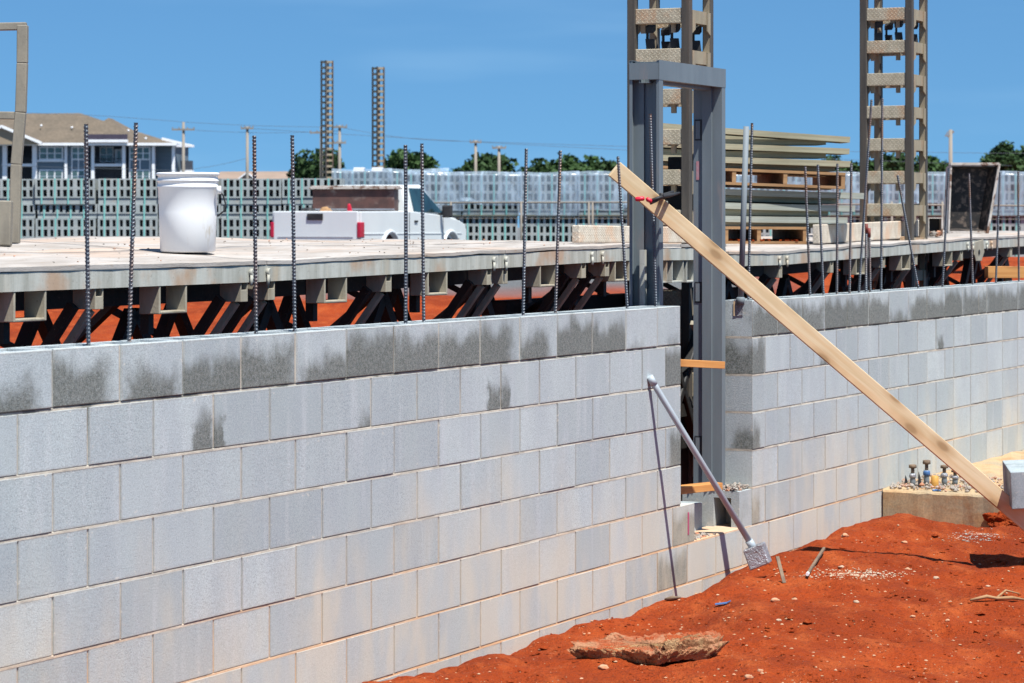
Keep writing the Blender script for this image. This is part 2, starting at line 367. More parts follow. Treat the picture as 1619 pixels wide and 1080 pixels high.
MT = dict(
    block=mat_block(), looseblock=mat_block('loose_block_material', False), mortar=mat_mortar(), soil=mat_soil(), clay=mat_soil(False), film=mat_film(), deck=mat_deck(),
    pine=mat_wood('fresh_pine', (.69, .56, .36), (.59, .45, .26), (.58, .37, .18), 0, 34),
    orangewood=mat_wood('orange_wood', (.55, .27, .09), (.46, .20, .06), (.38, .14, .04), 0, 40),
    oldwood=mat_wood('weathered_plank', (.34, .32, .22), (.23, .215, .145), (.36, .28, .18), 0, 40, False, .85),
    greenwood=mat_wood('grey_green_plank', (.34, .355, .31), (.235, .25, .215), (.31, .29, .22), 0, 40, False, .85),
    palletwood=mat_wood('pallet_wood', (.33, .19, .09), (.24, .13, .06), (.38, .23, .12), 0, 40, False, .85),
    frame=simple('grey_frame_paint', (.155, .185, .20), (.125, .15, .165), 5, .42, 0, (1, 1, .2), .06, .001, (.22, .19, .18), 9, (.6, .78), .5),
    hingedark=simple('dark_hinge_pocket', (.03, .033, .037), None, 8, .5),
    sticker=simple('faded_red_sticker', (.42, .19, .21), (.38, .24, .26), 40, .5),
    fascia=mat_metal_dirty('galvanised_fascia', (.47, .47, .42), (.31, .305, .26), (.44, .35, .24), (1, 1, .12), .6, 0, 5, (.40, .25, .15)),
    bracket=mat_metal_dirty('ochre_bracket', (.37, .33, .25), (.28, .25, .19), (.22, .18, .12), (1, 1, .3), .65, 0, 6),
    truss=mat_metal_dirty('shade_black_steel', (.020, .019, .018), (.014, .014, .014), (.03, .024, .018), (1, 1, .3), .6, 0, 5),  # under-deck shade is put into this near-black colour
    mast=mat_metal_dirty('mast_steel', (.085, .073, .058), (.055, .048, .04), (.17, .09, .05), (1, 1, .15), .6, 0, 5),
    mastlite=mat_metal_dirty('mast_ochre_steel', (.33, .28, .19), (.24, .2, .14), (.36, .21, .12), (1, 1, .3), .65, 0, 5),
    rung=mat_checker('tread_plate_rung', (.44, .385, .28), (.33, .285, .20), (.42, .25, .14)),
    plate=mat_checker('tread_plate_pale', (.56, .50, .41), (.44, .38, .30), (.52, .34, .22)),
    rebar=mat_rebar('rebar_steel', .15), rebarust=mat_rebar('rebar_rusty', .42),
    redpaint=simple('red_marking_paint', (.20, .045, .035), (.14, .04, .03), 20, .6),
    pvc=simple('grey_pvc', (.17, .20, .22), (.145, .17, .185), 4, .7, 0, (1, 1, .2), .03, .001, None, 20, (.5, .7), .5),
    pvclite=simple('light_grey_pvc', (.36, .41, .44), (.31, .355, .385), 4, .55, 0, (1, 1, .2), .03, .001, None, 20, (.5, .7), .5),
    tape=simple('silver_tape', (.36, .36, .38), (.25, .25, .26), 14, .35, .4, (1, 1, 1), .9, .01),
    bucket=simple('white_plastic', (.80, .80, .80), (.76, .76, .75), 3, .35, 0, (1, 1, .3), .03, .001, (.60, .55, .47), 14, (.63, .72), .5),
    black=simple('black_rubber', (.02, .02, .022), (.035, .035, .035), 6, .6),
    redplastic=simple('red_plastic', (.62, .02, .05), (.5, .02, .04), 6, .4),
    concrete=simple('rough_concrete', (.42, .29, .16), (.31, .25, .165), 3, .9, 0, (1, 1, 1.5), .3, .005, (.36, .22, .11), 5, (.48, .66), .2, 90),
    rubble=simple('mortar_rubble', (.37, .34, .30), (.28, .23, .19), 25, .95, 0, (1, 1, 1), .8, .01, (.5, .22, .12), 9, (.5, .65)),
    stone=simple('pale_stone', (.44, .29, .18), (.36, .19, .10), 9, .9, 0, (1, 1, 1), .6, .006, (.52, .17, .08), 14, (.5, .7)),
    gravel=simple('pale_gravel', (.44, .35, .26), (.36, .23, .14), 3, .9, 0, (1, 1, 1), .5, .006),
    truckw=simple('white_car_paint', (.64, .68, .67), (.60, .64, .64), 1, .25, 0, (1, 1, 1), .0, .001, None, 20, (.5, .7), .6),
    glass=simple('dark_glass', (.010, .025, .03), (.02, .055, .065), 1.5, .12, 0, (1, 1, 1), 0, .001, None, 1, (.5, .7), .4),
    tail=simple('tail_light_red', (.45, .01, .04), (.35, .01, .03), 4, .2, 0, (1, 1, 1), 0, .001, None, 1, (.5, .7), .6),
    rust=simple('brown_rusty_steel', (.11, .055, .045), (.07, .04, .035), 5, .6, 0, (1, 1, 1), .2, .004, (.19, .15, .13), 4, (.55, .75)),
    chrome=simple('steel_trim', (.5, .5, .5), (.4, .4, .4), 4, .35, .6),
    cmu=simple('stacked_block_grey', (.34, .37, .36), (.27, .30, .295), 3, .9, 0, (1, 1, 1), .3, .01, (.33, .31, .27), 5, (.55, .75)),
    teal=simple('teal_strap', (.16, .42, .38), (.20, .46, .42), 4, .5),
    cloth=simple('green_moss_board', (.10, .12, .09), (.16, .14, .10), 4, .8),
    roof=simple('brown_shingle_roof', (.135, .108, .08), (.11, .09, .068), .4, .9, 0, (1, 1, 1), .3, .05, None, 1, (.5, .7), .2, 3),
    roof2=simple('pinkish_shingle_roof', (.27, .20, .155), (.23, .17, .13), .4, .9),
    siding=simple('slate_blue_siding', (.14, .19, .225), (.12, .165, .20), .5, .8, 0, (1, 1, 6), .2, .05),
    siding2=simple('tan_siding', (.30, .24, .16), (.27, .21, .15), .5, .8),
    white=simple('white_trim', (.78, .79, .80), (.74, .75, .76), 1, .6),
    purple=simple('dark_awning', (.06, .05, .075), None, 1, .7),
    winglass=simple('window_glass', (.09, .15, .14), (.05, .09, .09), .8, .15, 0, (1, 1, 1), 0, .001, None, 1, (.5, .7), .7),
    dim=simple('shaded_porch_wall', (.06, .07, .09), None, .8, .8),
    pole=simple('grey_pole_wood', (.26, .23, .19), (.20, .175, .145), 2, .9, 0, (1, 1, .1)),
    wire=simple('wire_dark', (.10, .12, .14), None, 2, .7),
    leaf1=mat_leaf('dark_leaves', (.020, .045, .014), (.036, .070, .020)),
    leaf2=mat_leaf('mid_leaves', (.028, .062, .017), (.045, .088, .025)),
    bark=simple('bark', (.10, .075, .05), None, 5, .9),
    rail=mat_metal_dirty('dull_rail', (.25, .22, .17), (.19, .17, .135), (.15, .13, .10), (1, 1, .3), .6, 0, 6),
    yellow=simple('yellow_pipe', (.50, .27, .06), (.42, .21, .05), 14, .5),
    bluerag=simple('blue_tape', (.05, .12, .27), (.07, .15, .33), 14, .5),
    stake=simple('brown_stake', (.20, .14, .09), (.12, .085, .06), 20, .8),
    tub=simple('black_mortar_tub', (.018, .018, .018), (.03, .026, .024), 20, .6, 0, (1, 1, 1), .4, .006, (.13, .10, .08), 22, (.50, .66)),
    tubrim=simple('mortar_caked_rim', (.50, .46, .42), (.40, .36, .31), 14, .9, 0, (1, 1, 1), .4, .006, (.16, .09, .06), 9, (.5, .62)),
    magenta=simple('magenta_chalk_mark', (.40, .05, .12), (.36, .08, .14), 30, .9),
    ochreboard=simple('tan_plate', (.36, .28, .16), (.30, .23, .13), 4, .7),
)

# ------------------------------------------------------------------ terrain
def sstep(a, b, x):
    t = max(0, min(1, (x-a)/(b-a))); return t*t*(3-2*t)
def hterr(x, y):
    p = U[0]*y-U[1]*x      # distance behind the line through the camera parallel to the wall
    h = .8*sstep(41, 60, y)
    if p > D0+.1:
        h += -.12*sstep(D0+.1, D0+.3, p)*(1-sstep(30, 41, y))
        h += .04*noise.noise(Vector((x*.6, y*.6, 3)))
        if 30 < y < 80: h += .13*noise.fractal(Vector((x*.35, y*.35, 7)), 1, 2, 4)
        return h
    near = 1-sstep(20, 40, y)
    h += .065*noise.noise(Vector((x*.75, y*.6, 1.3)))*near
    for fx_, fy_ in ((1.92, 12.75), (2.25, 13.1), (1.2, 12.4), (2.0, 14.1)):
        h -= .022*math.exp(-(((x-fx_)/.055)**2+((y-fy_)/.15)**2)**2)
    h += .035*noise.fractal(Vector((x*2.6, y*2.0, 5)), 1, 2, 3)*near
    r = noise.noise(Vector((x*7, y*6, 9))); h += .016*r*near
    h += .009*noise.noise(Vector((x*22, y*18, 2)))*near
    cl2 = noise.noise(Vector((x*1.7, y*1.3, 31)))
    h += (.004+.014*max(0, cl2))*noise.fractal(Vector((x*11, y*9, 12)), 1, 2.1, 3)*near
    lip = math.exp(-((p-5.0)/.16)**2)*(.45+.55*noise.noise(Vector((x*2.2, y*2.2, 8))))
    h += .055*lip*near
    if p > 5.18: h -= .07*sstep(5.18, 5.32, p)*near
    h += .095*math.exp(-((p-4.86)/(.26 if p > 4.86 else .95))**2)*sstep(.75, 1.15, x)*(1-sstep(2.0, 2.7, x))*(.9+.25*noise.noise(Vector((x*3, y*3, 4))))
    h += .05*math.exp(-(((x-2.6)/.9)**2+((y-16.4)/.5)**2))
    return h
def axis(lo, hi, step, far0, far1, g=1.35):
    a = [lo+i*step for i in range(int((hi-lo)/step)+1)]
    s = step; x = a[-1]
    while x < far1: s = min(s*g, 60); x += s; a.append(x)
    s = step; x = a[0]; b = []
    while x > far0: s = min(s*g, 60); x -= s; b.append(x)
    return b[::-1]+a
def ys_axis():
    a = []; y = 10.6
    while y < 21: a.append(y); y += .032
    s = .04
    while y < 80: a.append(y); s = min(s*1.12, .6); y += s
    while y < 1500: a.append(y); s *= 1.3; s = min(s, 60); y += s
    b = []; y = 10.6; s = .05
    while y > -30: s = min(s*1.4, 5); y -= s; b.append(y)
    return b[::-1]+a
xs = axis(-.9, 4.4, .032, -700, 700, 1.16); ys = ys_axis()
mb = MB(); nx = len(xs)
mb.v = [(x, y, hterr(x, y)) for y in ys for x in xs]
for j in range(len(ys)-1):
    for i in range(nx-1):
        k = j*nx+i; mb.f.append((k, k+1, k+nx+1, k+nx))
mb.sm = [True]*len(mb.f)
g_ = mb.build('ground', MT['soil'], loc=(0, 0, 0), fixn=False); tag(g_, kind='structure')

# ------------------------------------------------------------------ block wall
CH = .2032; BL = .4064; TH = .194
ZT = EYE-2*CH            # wall top
wall = tag(empty('concrete_block_wall', (W0.x, W0.y, 0), PHI), 'long wall of pale grey concrete blocks, damp stains along its top course, with a doorway gap', 'wall')
def block(mb, t0, t1, z0, z1, o0=0.0, o1=TH, hollow=False, j=.0, endv=False):
    c = .003 if hollow else .0011
    x0, x1, y0 = t0, t1, o0+j
    # front face with chamfer, uv in block space
    A = [(x0+c, y0, z0+c), (x1-c, y0, z0+c), (x1-c, y0, z1-c), (x0+c, y0, z1-c)]
    B = [(x0, y0+c, z0), (x1, y0+c, z0), (x1, y0+c, z1), (x0, y0+c, z1)]
    UV = [(0, 0), (1, 0), (1, 1), (0, 1)]
    mb.quad(*A, uv=UV)
    for i in range(4):
        k = (i+1) % 4
        mb.quad(B[i], B[k], A[k], A[i], uv=[UV[i], UV[k], UV[k], UV[i]])
    yb = y0+c
    if not hollow:
        y1 = o1
        mb.quad((x0, yb, z0), (x0, yb, z1), (x0, y1, z1), (x0, y1, z0), uv=[(0, 0), (0, 1), (1, 1), (1, 0)])
        mb.quad((x1, yb, z0), (x1, yb, z1), (x1, y1, z1), (x1, y1, z0), uv=[(0, 0), (0, 1), (1, 1), (1, 0)])
        mb.quad((x0, y1, z0), (x1, y1, z0), (x1, y1, z1), (x0, y1, z1))
        mb.quad((x0, yb, z1), (x1, yb, z1), (x1, y1, z1), (x0, y1, z1)); mb.quad((x0, yb, z0), (x1, yb, z0), (x1, y1, z0), (x0, y1, z0))
    else:
        sh = .034
        # top with openings as butted shell pieces
        def shell(xa, xb, ya, yb2):
            n = len(mb.f); mb.box(xa, xb, ya, yb2, z0, z1)
        shell(x0, x1, yb, y0+sh); shell(x0, x1, o1-sh, o1)
        L = x1-x0
        webs = [(x0, x0+.028), (x1-.028, x1)] + ([((x0+x1)/2-.016, (x0+x1)/2+.016)] if L > .3 else [])
        for a, b in webs: shell(a, b, y0+sh, o1-sh)
SM = {  # (row, near-face x of block centre): (stain, sx, sw)
    0: [(44, .45, .35, .5), (140, .85, .3, .62), (243, .62, .5, .5), (338, .72, .5, .9), (427, .95, .35, .8), (510, .5, .6, .6), (587, 1.0, .45, .95),
        (660, .9, .5, .8), (729, .85, .6, .8), (794, .95, .3, .6), (853, .7, .35, .5), (910, 1.0, .5, 1.0), (964, .8, .5, .8), (1015, .2, .3, .3), (1058, .2, .7, .3)],
    1: [(320, .75, .82, .2), (385, .65, .05, .12), (765, .65, .85, .2), (820, .6, .1, .15), (560, .3, .9, .2), (1065, 1.1, .5, 1.2)],
    3: [(1065, 1.05, .8, .7)],
    5: [(1083, 1.0, .5, 1.0)], 6: [(1080, 1.0, .55, .9)]}
def stain_for(r, t0, t1):
    for px, s, sx, sw in SM.get(r, []):
        if t0 <= tt(px) <= t1: return s, sx, sw
    return None
ml = MB(); mr = MB(); msill = MB(); mo = MB()
for q in (ml, mr, msill): q.hasat = True
TL = tt(-260); TR = tt(1760); TG = 1.055; J = .0105
for r in range(8):
    z1 = ZT-r*CH; z0 = z1-CH+J
    rj = random.Random(100+r)
    segs = []
    # left piece
    if r < 6:
        end = .195 if r == 5 else 0.0
        joints = [end]; x = (-.31 if r % 2 == 0 else -.508)
        if r % 2: joints.append(-.2) if r != 5 else joints.append(-.105)
        while x > TL: joints.append(x); x -= BL
        js = joints[::-1]; segs += [(a, b, 'L') for a, b in zip(js, js[1:])]
        js = [TG]
        if r % 2: js.append(TG+.2)
        x = js[-1]+BL
        while x < TR:
            js.append(x)
            x += BL
            if rj.random() < .07: js.append(js[-1]+.2032); x = js[-1]+BL
        segs += [(a, b, 'R') for a, b in zip(js, js[1:])]
    else:
        x = -.31 if r % 2 == 0 else -.508
        js = []
        k = x
        while k > TL: js.append(k); k -= BL
        js = js[::-1]; k = x+BL
        while k < TR: js.append(k); k += BL
        segs += [(a, b, 'S') for a, b in zip(js, js[1:])]
    for a, b, side in segs:
        q = {'L': ml, 'R': mr, 'S': msill}[side]
        tint = rj.choice([rj.uniform(0, .3), rj.uniform(.2, .55), rj.uniform(.4, .85)])
        st = stain_for(r, a, b)
        if side == 'R' and r == 0: st = (rj.uniform(.75, 1.05), rj.uniform(.3, .7), rj.uniform(.7, 1.2)) if rj.random() > .12 else (.3, .5, .6)
        if side == 'R' and r in (1,) and a < TG+.05: st = (1.15, .3, .9)
        if side == 'R' and r == 3 and a < TG+.05: st = (.75, .2, .45)
        if side == 'R' and r == 5 and a < TG+.05: st = (.9, .2, .45)
        if side == 'R' and r == 1 and a > TG+.3 and rj.random() < .25: st = (.45, rj.random(), .2)
        st = st or (0, .5, 1)
        q.cur = (tint, st[0], st[1], st[2])
        jl = rj.uniform(-.0016, .0016)
        e0 = a+(0 if abs(a-TG) < 1e-6 else J/2); e1 = b-(0 if abs(b) < 1e-6 or abs(b-.195) < 1e-6 else J/2)
        dz = rj.uniform(-.0012, .0012)
        if r == 0: dz += 0.0
        block(q, e0, e1, z0+dz, z1+dz-(.0 if r else 0), 0, TH, hollow=(r == 0), j=jl)
    # mortar strips: bed joint under the course and head joints
    rec = .0012 if r else .004
    parts = [(TL, 0 if r < 5 else .195), (TG, TR)] if r < 6 else [(TL, TR)]
    if r == 5: parts = [(TL, TR)]
    for a, b in parts:
        n = int((b-a)/.05)+1
        for i in range(n):
            xa = a+(b-a)*i/n; xb = a+(b-a)*(i+1)/n
            w = rec+(.0025 if r == 0 else .0016)*(noise.noise(Vector((xa*2.3, r*7.7, 1)))+.6*noise.noise(Vector((xa*11, r*3.1, 5))))+rj.uniform(0, .0004)
            w = max(w, .0008)
            e = .0015
            w1 = w+.0045; w0 = max(.0004, w-.0006); za_, zb_ = z1-CH-.001, z0+.001; zm = za_+.62*(zb_-za_)
            mo.hexa([(xa, w0, za_), (xb, w0, za_), (xb, TH-.004, za_), (xa, TH-.004, za_), (xa, w0+.0008, zm), (xb, w0+.0008, zm), (xb, TH-.004, zm), (xa, TH-.004, zm)])
            mo.hexa([(xa, w0+.0008, zm), (xb, w0+.0008, zm), (xb, TH-.004, zm), (xa, TH-.004, zm), (xa, w1+.002, zb_), (xb, w1+.002, zb_), (xb, TH-.004, zb_), (xa, TH-.004, zb_)])
    for a, b, side in segs:
        if a > TL+.01 and abs(a-TG) > 1e-6:
            wj = .0035+rj.uniform(0, .0025)
            mo.box(a-J/2-.0005, a+J/2+.0005, wj, TH-.006 if r else .03, z0+.0012, z1-(.003 if r == 0 else .0015))
ml.build('blockwork', MT['block'], wall, fixn=True); mr.build('blockwork', MT['block'], wall); msill.build('sill_course', MT['block'], wall)
mo.build('mortar_joint', MT['mortar'], wall)
# chalk mark on the stepped-out block and rubble left on the bed
mk = MB(); mk.box(.098, .116, -.0022, .001, ZT-5*CH-.155, ZT-5*CH-.04); tag(mk.build('chalk_mark', MT['magenta'], wall, bevel=.002), 'vertical magenta chalk stroke')
def rubble_mb(n, fx, fy, fz, s0, s1, seed=1):
    rr = random.Random(seed); q = MB()
    for i in range(n):
        c = Vector((fx(rr), fy(rr), 0)); s = rr.uniform(s0, s1); c.z = fz(rr, c.x, c.y)+s*.25
        pts = []
        a = Vector((rr.uniform(-1, 1), rr.uniform(-1, 1), rr.uniform(-1, 1))).normalized(); b = a.orthogonal().normalized(); d = a.cross(b)
        base = [a, -a, b, -b, d, -d]
        n0 = len(q.v)
        for w in base:
            w = w*s*rr.uniform(.6, 1.1); q.v.append((c.x+w.x, c.y+w.y, c.z+w.z*.7))
        for f in ((0, 2, 4), (2, 1, 4), (1, 3, 4), (3, 0, 4), (2, 0, 5), (1, 2, 5), (3, 1, 5), (0, 3, 5)):
            q.face([n0+k for k in f])
    return q
rb = rubble_mb(420, lambda r: r.uniform(.2, .5), lambda r: r.uniform(.004, .17), lambda r, x, y: ZT-6*CH+r.uniform(-.006, .012), .006, .018, 4)
rb.build('mortar_droppings', MT['rubble'], wall)
rb = rubble_mb(420, lambda r: r.uniform(.86, 1.05), lambda r: r.uniform(.02, .3), lambda r, x, y: ZT-5*CH+r.uniform(-.005, .02), .006, .02, 5)
rb.build('mortar_droppings', MT['rubble'], wall)
mx = MB(); mx.hasat = True; mx.cur = (.8, .8, .5, 1)
# extra jamb blocks carrying the threshold
for (a, b, o0, o1, z0, z1) in ((.86, 1.054, .004, .05, ZT-6*CH+.004, ZT-5*CH), (.86, 1.054, .15, .33, ZT-6*CH+.004, ZT-5*CH), (.86, 1.054, .05, .15, ZT-5*CH-.035, ZT-5*CH)):
    mx.box(a, b, o0, o1, z0, z1)
mx.build('jamb_block', MT['block'], wall)
hb = MB(); hb.hasat = True; hb.cur = (.9, .6, .5, 1)
def hollow_block(q, x0, x1, y0, y1, z0, z1, s=.034):
    q.box(x0, x1, y0, y0+s, z0, z1); q.box(x0, x1, y1-s, y1, z0, z1)
    m = (x0+x1)/2
    for a, b in ((x0, x0+.03), (m-.016, m+.016), (x1-.03, x1)): q.box(a, b, y0+s, y1-s, z0, z1)
hollow_block(hb, -.20, .20, -.097, .097, 0, .19)
b_ = hb.build('concrete_block', MT['looseblock'], loc=WP(.62, .36, hterr(*WP(.62, .36, 0)[:2])+.07), rotz=PHI+R(90), bevel=.003)
b_.location.z = ZT-6*CH-.035
tag(b_, 'hollow grey block lying in the dark doorway behind the sill', 'concrete block')
hb2 = MB(); hb2.hasat = True; hb2.cur = (.7, .2, .5, 1); hollow_block(hb2, -.20, .20, -.097, .097, 0, .19)
b2_ = hb2.build('concrete_block', MT['looseblock'], loc=(0, 0, 0), bevel=.003); b2_.location = WP(.62, .38, ZT-6*CH-.245); b2_.rotation_euler.z = PHI+R(90)
tag(b2_, 'grey block buried under the hollow block in the doorway', 'concrete block')

# ------------------------------------------------------------------ door frame
fr = tag(empty('door_frame', WP(.47, .2, 0), PHI), 'grey steel door frame standing in the gap of the block wall', 'door frame')
FO = WP(.47, .2, 0)
FZ0 = zz(1147, 770, .118); FZ1 = EYE+(HY-95)/F*dline(1042, .118)
o0, o1 = .118, .2825
def jprof(sgn, t):   # sheet-metal profile, t = outer edge of face, sgn +1 left jamb
    s = sgn
    return [(t+.0*s, o0+.016), (t, o0), (t+.052*s, o0), (t+.052*s, o0+.055), (t+.068*s, o0+.055), (t+.068*s, o0+.108), (t+.052*s, o0+.108), (t+.052*s, o1), (t, o1), (t, o1-.016)]
tl, tr_ = .004, .953
for s, t0, nm in ((1, tl, 'jamb'), (-1, tr_, 'jamb')):
    q = MB(); pr = [(a-.47, b-.2) for a, b in jprof(s, t0)]
    q.sheet(pr, .0022*(1 if s > 0 else -1), lambda a, b, k: (a, b, FZ0 if k == 0 else FZ1-(.003 if k else 0)))
    q.build('jamb', MT['frame'], fr)
q = MB()
hp = [(-.0, o0+.016), (0, o0), (-.1, o0), (-.1, o0+.055), (-.116, o0+.055), (-.116, o0+.108), (-.1, o0+.108), (-.1, o1), (0, o1), (0, o1-.016)]
q.sheet([(a, b-.2) for a, b in hp], -.0022, lambda a, b, k: ((tl-.003 if k == 0 else tr_+.003)-.47, b-.0015*(1 if b < 0 else -1), FZ1+a+.001))
q.build('head', MT['frame'], fr)
# head closer plate at left end
q = MB(); q.box(tl-.47-.006, tl-.47-.003, o0-.2+.002, o1-.2-.002, FZ1-.097, FZ1-.012); q.build('corner_plate', MT['frame'], fr)
for hz in (206, 462, 705):
    zc = zz(1110, hz, .25); q = MB()
    q.box(tr_-.47-.0545, tr_-.47-.0522, o1-.2-.050, o1-.2-.008, zc-.057, zc+.057)
    h_ = q.build('hinge', MT['hingedark'], fr)
    q = MB(); q.box(tr_-.47-.0565, tr_-.47-.0548, o1-.2-.040, o1-.2-.014, zc-.048, zc+.048); q.build('hinge_leaf', MT['frame'], h_)
zc = zz(1110, 270, .25); q = MB(); q.box(tr_-.47-.0546, tr_-.47-.0524, o1-.2-.036, o1-.2-.017, zc-.05, zc+.05); q.build('label_sticker', MT['sticker'], fr)
# handwritten figure on the left jamb
q = MB(); cz = zz(1021, 452, .2); tz = tl-.47+.0455
pts = []
for i in range(26):
    a = i/25*2*math.pi; pts.append((tz, .2-.2+.004+.011*math.sin(a), cz+.018*math.sin(2*a)*.6+.02*math.cos(a)))
q.tube(pts, .0012, 5); 
tag(q.build('handwritten_mark', MT['black'], fr), 'small looping pen mark')
# left jamb anchor
q = MB(); q.box(tl-.47+.004, tl-.47+.03, .0, .028, ZT-.02, zz(1020, 395, .2)); q.build('anchor_strip', MT['fascia'], fr)
# wooden spreaders
for (xa, ya, xb, yb, dd, lab) in ((1066, 573, 1138, 577, .085, 'orange wooden spreader batten across the doorway at half height'), (1066, 776, 1134, 768, .10, 'orange wooden spreader batten low in the doorway above the sill')):
    pa = to_local(G(xa, ya, dline(xa, .12))); pa = WP(.03, .30, 0)
    A = G(xa-6, ya, dline(1076, .16)+.02); B = G(xb, yb, dline(1140, .05)-.02)
    q = MB(); L = (B-A).length; q.box(-L/2, L/2, -.045, .045, -.019, .019)
    o = q.build('wooden_spreader', MT['orangewood'], loc=(A+B)/2, bevel=.002)
    dv = (B-A).normalized(); o.rotation_euler = (0, -math.asin(dv.z), math.atan2(dv.y, dv.x)); tag(o, lab, 'batten')

# ------------------------------------------------------------------ brace board, clamp, block
A = G(971, 267, 14.27); B = G(1668, 864, 14.86); dv = (B-A).normalized(); L = (B-A).length
q = MB(); q.box(0, L, -.019, .019, -.0445, .0445)
bd = q.build('brace_board', MT['pine'], loc=A, bevel=.003)
yv = Vector((0, 0, 1)).cross(dv).normalized(); zv = dv.cross(yv)
# tip the board a touch so its upper edge shows
rt = Matrix.Rotation(R(6), 3, dv); yv = rt @ yv; zv = rt @ zv
bd.rotation_euler = Matrix((dv, yv, zv)).transposed().to_euler()
tag(bd, 'long fresh pine brace board slanting from the door frame to the ground', 'board')
cl = tag(empty('spring_clamp', G(1030, 318, 14.2)), 'black spring clamp with red tips gripping the pine brace', 'clamp'); C0 = Vector(cl.location)
def rel(px, py, d): return G(px, py, d)-C0
q = MB(); q.tube([rel(1030, 317, 14.19), rel(1044, 312, 14.2), rel(1058, 309, 14.3), rel(1074, 305, 14.42)], [.008, .009, .011, .006], 10); q.tube([rel(1028, 322, 14.19), rel(1038, 317, 14.2), rel(1048, 309, 14.3), rel(1064, 303, 14.42)], [.007, .008, .010, .006], 10)
q.lathe([(.004, -.012), (.012, -.012), (.012, .012), (.004, .012)], 12, tuple(rel(1046, 309, 14.22))); q.build('jaw', MT['black'], cl)
for a, b in ((1004, 1019), (1021, 1031)):
    q = MB(); q.tube([rel(a, 315.5, 14.18), rel(a+2, 315, 14.18), rel(b-2, 314 if a < 1010 else 318, 14.18), rel(b, 314 if a < 1010 else 318, 14.18)], [.006, .0115, .0115, .007], 12); q.build('handle_grip', MT['redplastic'], cl)
def free_block(loc, rot, lab, cur):
    q = MB(); q.hasat = True; q.cur = cur; q.box(-.2, .2, -.097, .097, 0, .194)
    o = q.build('concrete_block', MT['looseblock'], loc=loc, bevel=.004); o.rotation_euler = rot; tag(o, lab, 'concrete block'); return o
P = G(1602, 800, 14.66)
free_block((P.x+.105, P.y+.20, P.z-.0), (R(-3), R(-4), R(86)), 'rough grey block weighing down the pine brace at the right edge', (.95, .95, .5, 1.2))
P2 = G(1700, 900, 14.7)
free_block((P.x+.33, P.y+.22, P.z-.0), (R(-3), R(-4), R(88)), 'second rough grey block on the brace end, beyond the right edge', (.4, .4, .4, .9))
free_block((P.x+.36, P.y+.2, hterr(P.x+.4, P.y)+.0), (0, 0, R(10)), 'grey block on the clay under the weighted brace end', (.4, 0, .5, 1))

# ------------------------------------------------------------------ rebars
def rebar_mb(L, r=.0075, pitch=.0125, seed=0):
    q = MB(); n = 10; st = pitch/4; k = int(L/st); rr = random.Random(seed)
    bend = rr.uniform(-.004, .004)
    base = 0
    for i in range(k+1):
        z = i*st-.12
        for a in range(n):
            t = 2*math.pi*a/n
            ph = (z/pitch + .38*abs(math.sin(t/2.0*1.0+.3))) % 1.0
            rad = r*(1.0+(.34 if ph < .36 else 0))
            if a in (0, 5): rad = r*1.2
            q.v.append((rad*math.cos(t)+bend*math.sin(math.pi*i/k), rad*math.sin(t), z))
    for i in range(k):
        for a in range(n):
            b = (a+1) % n; q.face((i*n+a, i*n+b, (i+1)*n+b, (i+1)*n+a))
    q.face(list(range(n))[::-1]); q.face([k*n+a for a in range(n)])
    return q
RB = [(140, 542, 136, 196, 0, 'leftmost steel rebar, left of the white bucket, plain blue-grey'), (204, 542, 215, 194, 1, 'rusty rebar just left of the white bucket, leaning right'),
      (405, 523, 402, 214, 1, 'rusty streaked rebar right of the white bucket'), (466, 523, 462, 213, 0, 'blue-grey rebar in front of the pickup tailgate'),
      (641, 506, 641, 228, 0, 'rebar in front of the pickup cab, left one of a close pair'), (670, 506, 667, 227, 0, 'rebar crossing the pickup side window, right one of a close pair'),
      (827, 492, 832, 235, 0, 'rebar in front of wrapped pallets, left one of two before the door frame'), (878, 490, 886, 237, 1, 'rust-specked rebar before the wrapped pallets, leaning right near the door frame'),
      (992, 482, 977, 247, 0, 'rebar crossing the tip of the pine brace, leaning left'), (1037, 482, 1028, 180, 0, 'tall rebar along the left door jamb past the clamp'),
      (1183, 480, 1189, 194, 0, 'rebar beside the grey conduit right of the door frame'), (1281, 462, 1273, 262, 1, 'thin brown rebar below the upper pallet, leaning left'),
      (1302, 460, 1293, 260, 0, 'blue-grey rebar before the plank stack, leaning left'), (1323, 462, 1324, 258, 1, 'upright brownish rebar at the plank stack ends'),
      (1343, 461, 1346, 258, 1, 'upright rebar touching the longest plank end'), (1358, 457, 1378, 157, 0, 'tall rebar leaning right against the left post of the right mast'),
      (1393, 457, 1395, 155, 0, 'tallest upright rebar in front of the right mast rungs'), (1452, 449, 1419, 277, 0, 'rebar leaning strongly left at the foot of the right mast'),
      (1490, 450, 1500, 266, 0, 'rebar along the left side of the black mortar tub'), (1538, 443, 1532, 273, 1, 'rebar in front of the black mortar tub'),
      (1574.5, 445, 1581, 272, 0, 'rebar just right of the black mortar tub'), (1611, 440, 1610, 271, 1, 'reddish rebar, last one at the right edge')]
for i, (bx, by, tx, ty, ru, lab) in enumerate(RB):
    oo = .105; 
    d = dline(bx, oo); P = G(bx, by, d); P.z = ZT-.0; T = G(tx, ty, d)
    v = T-P; q = rebar_mb(v.length+.12, .0066, .0135, i)
    o = q.build('rebar', MT['rebarust' if ru else 'rebar'], loc=P, smooth=False); o.rotation_euler = v.to_track_quat('Z', 'Y').to_euler()
    tag(o, lab+' on the wall top' if 'wall top' not in lab and len(lab.split()) < 13 else lab, 'rebar', 'rebars standing out of the block wall')
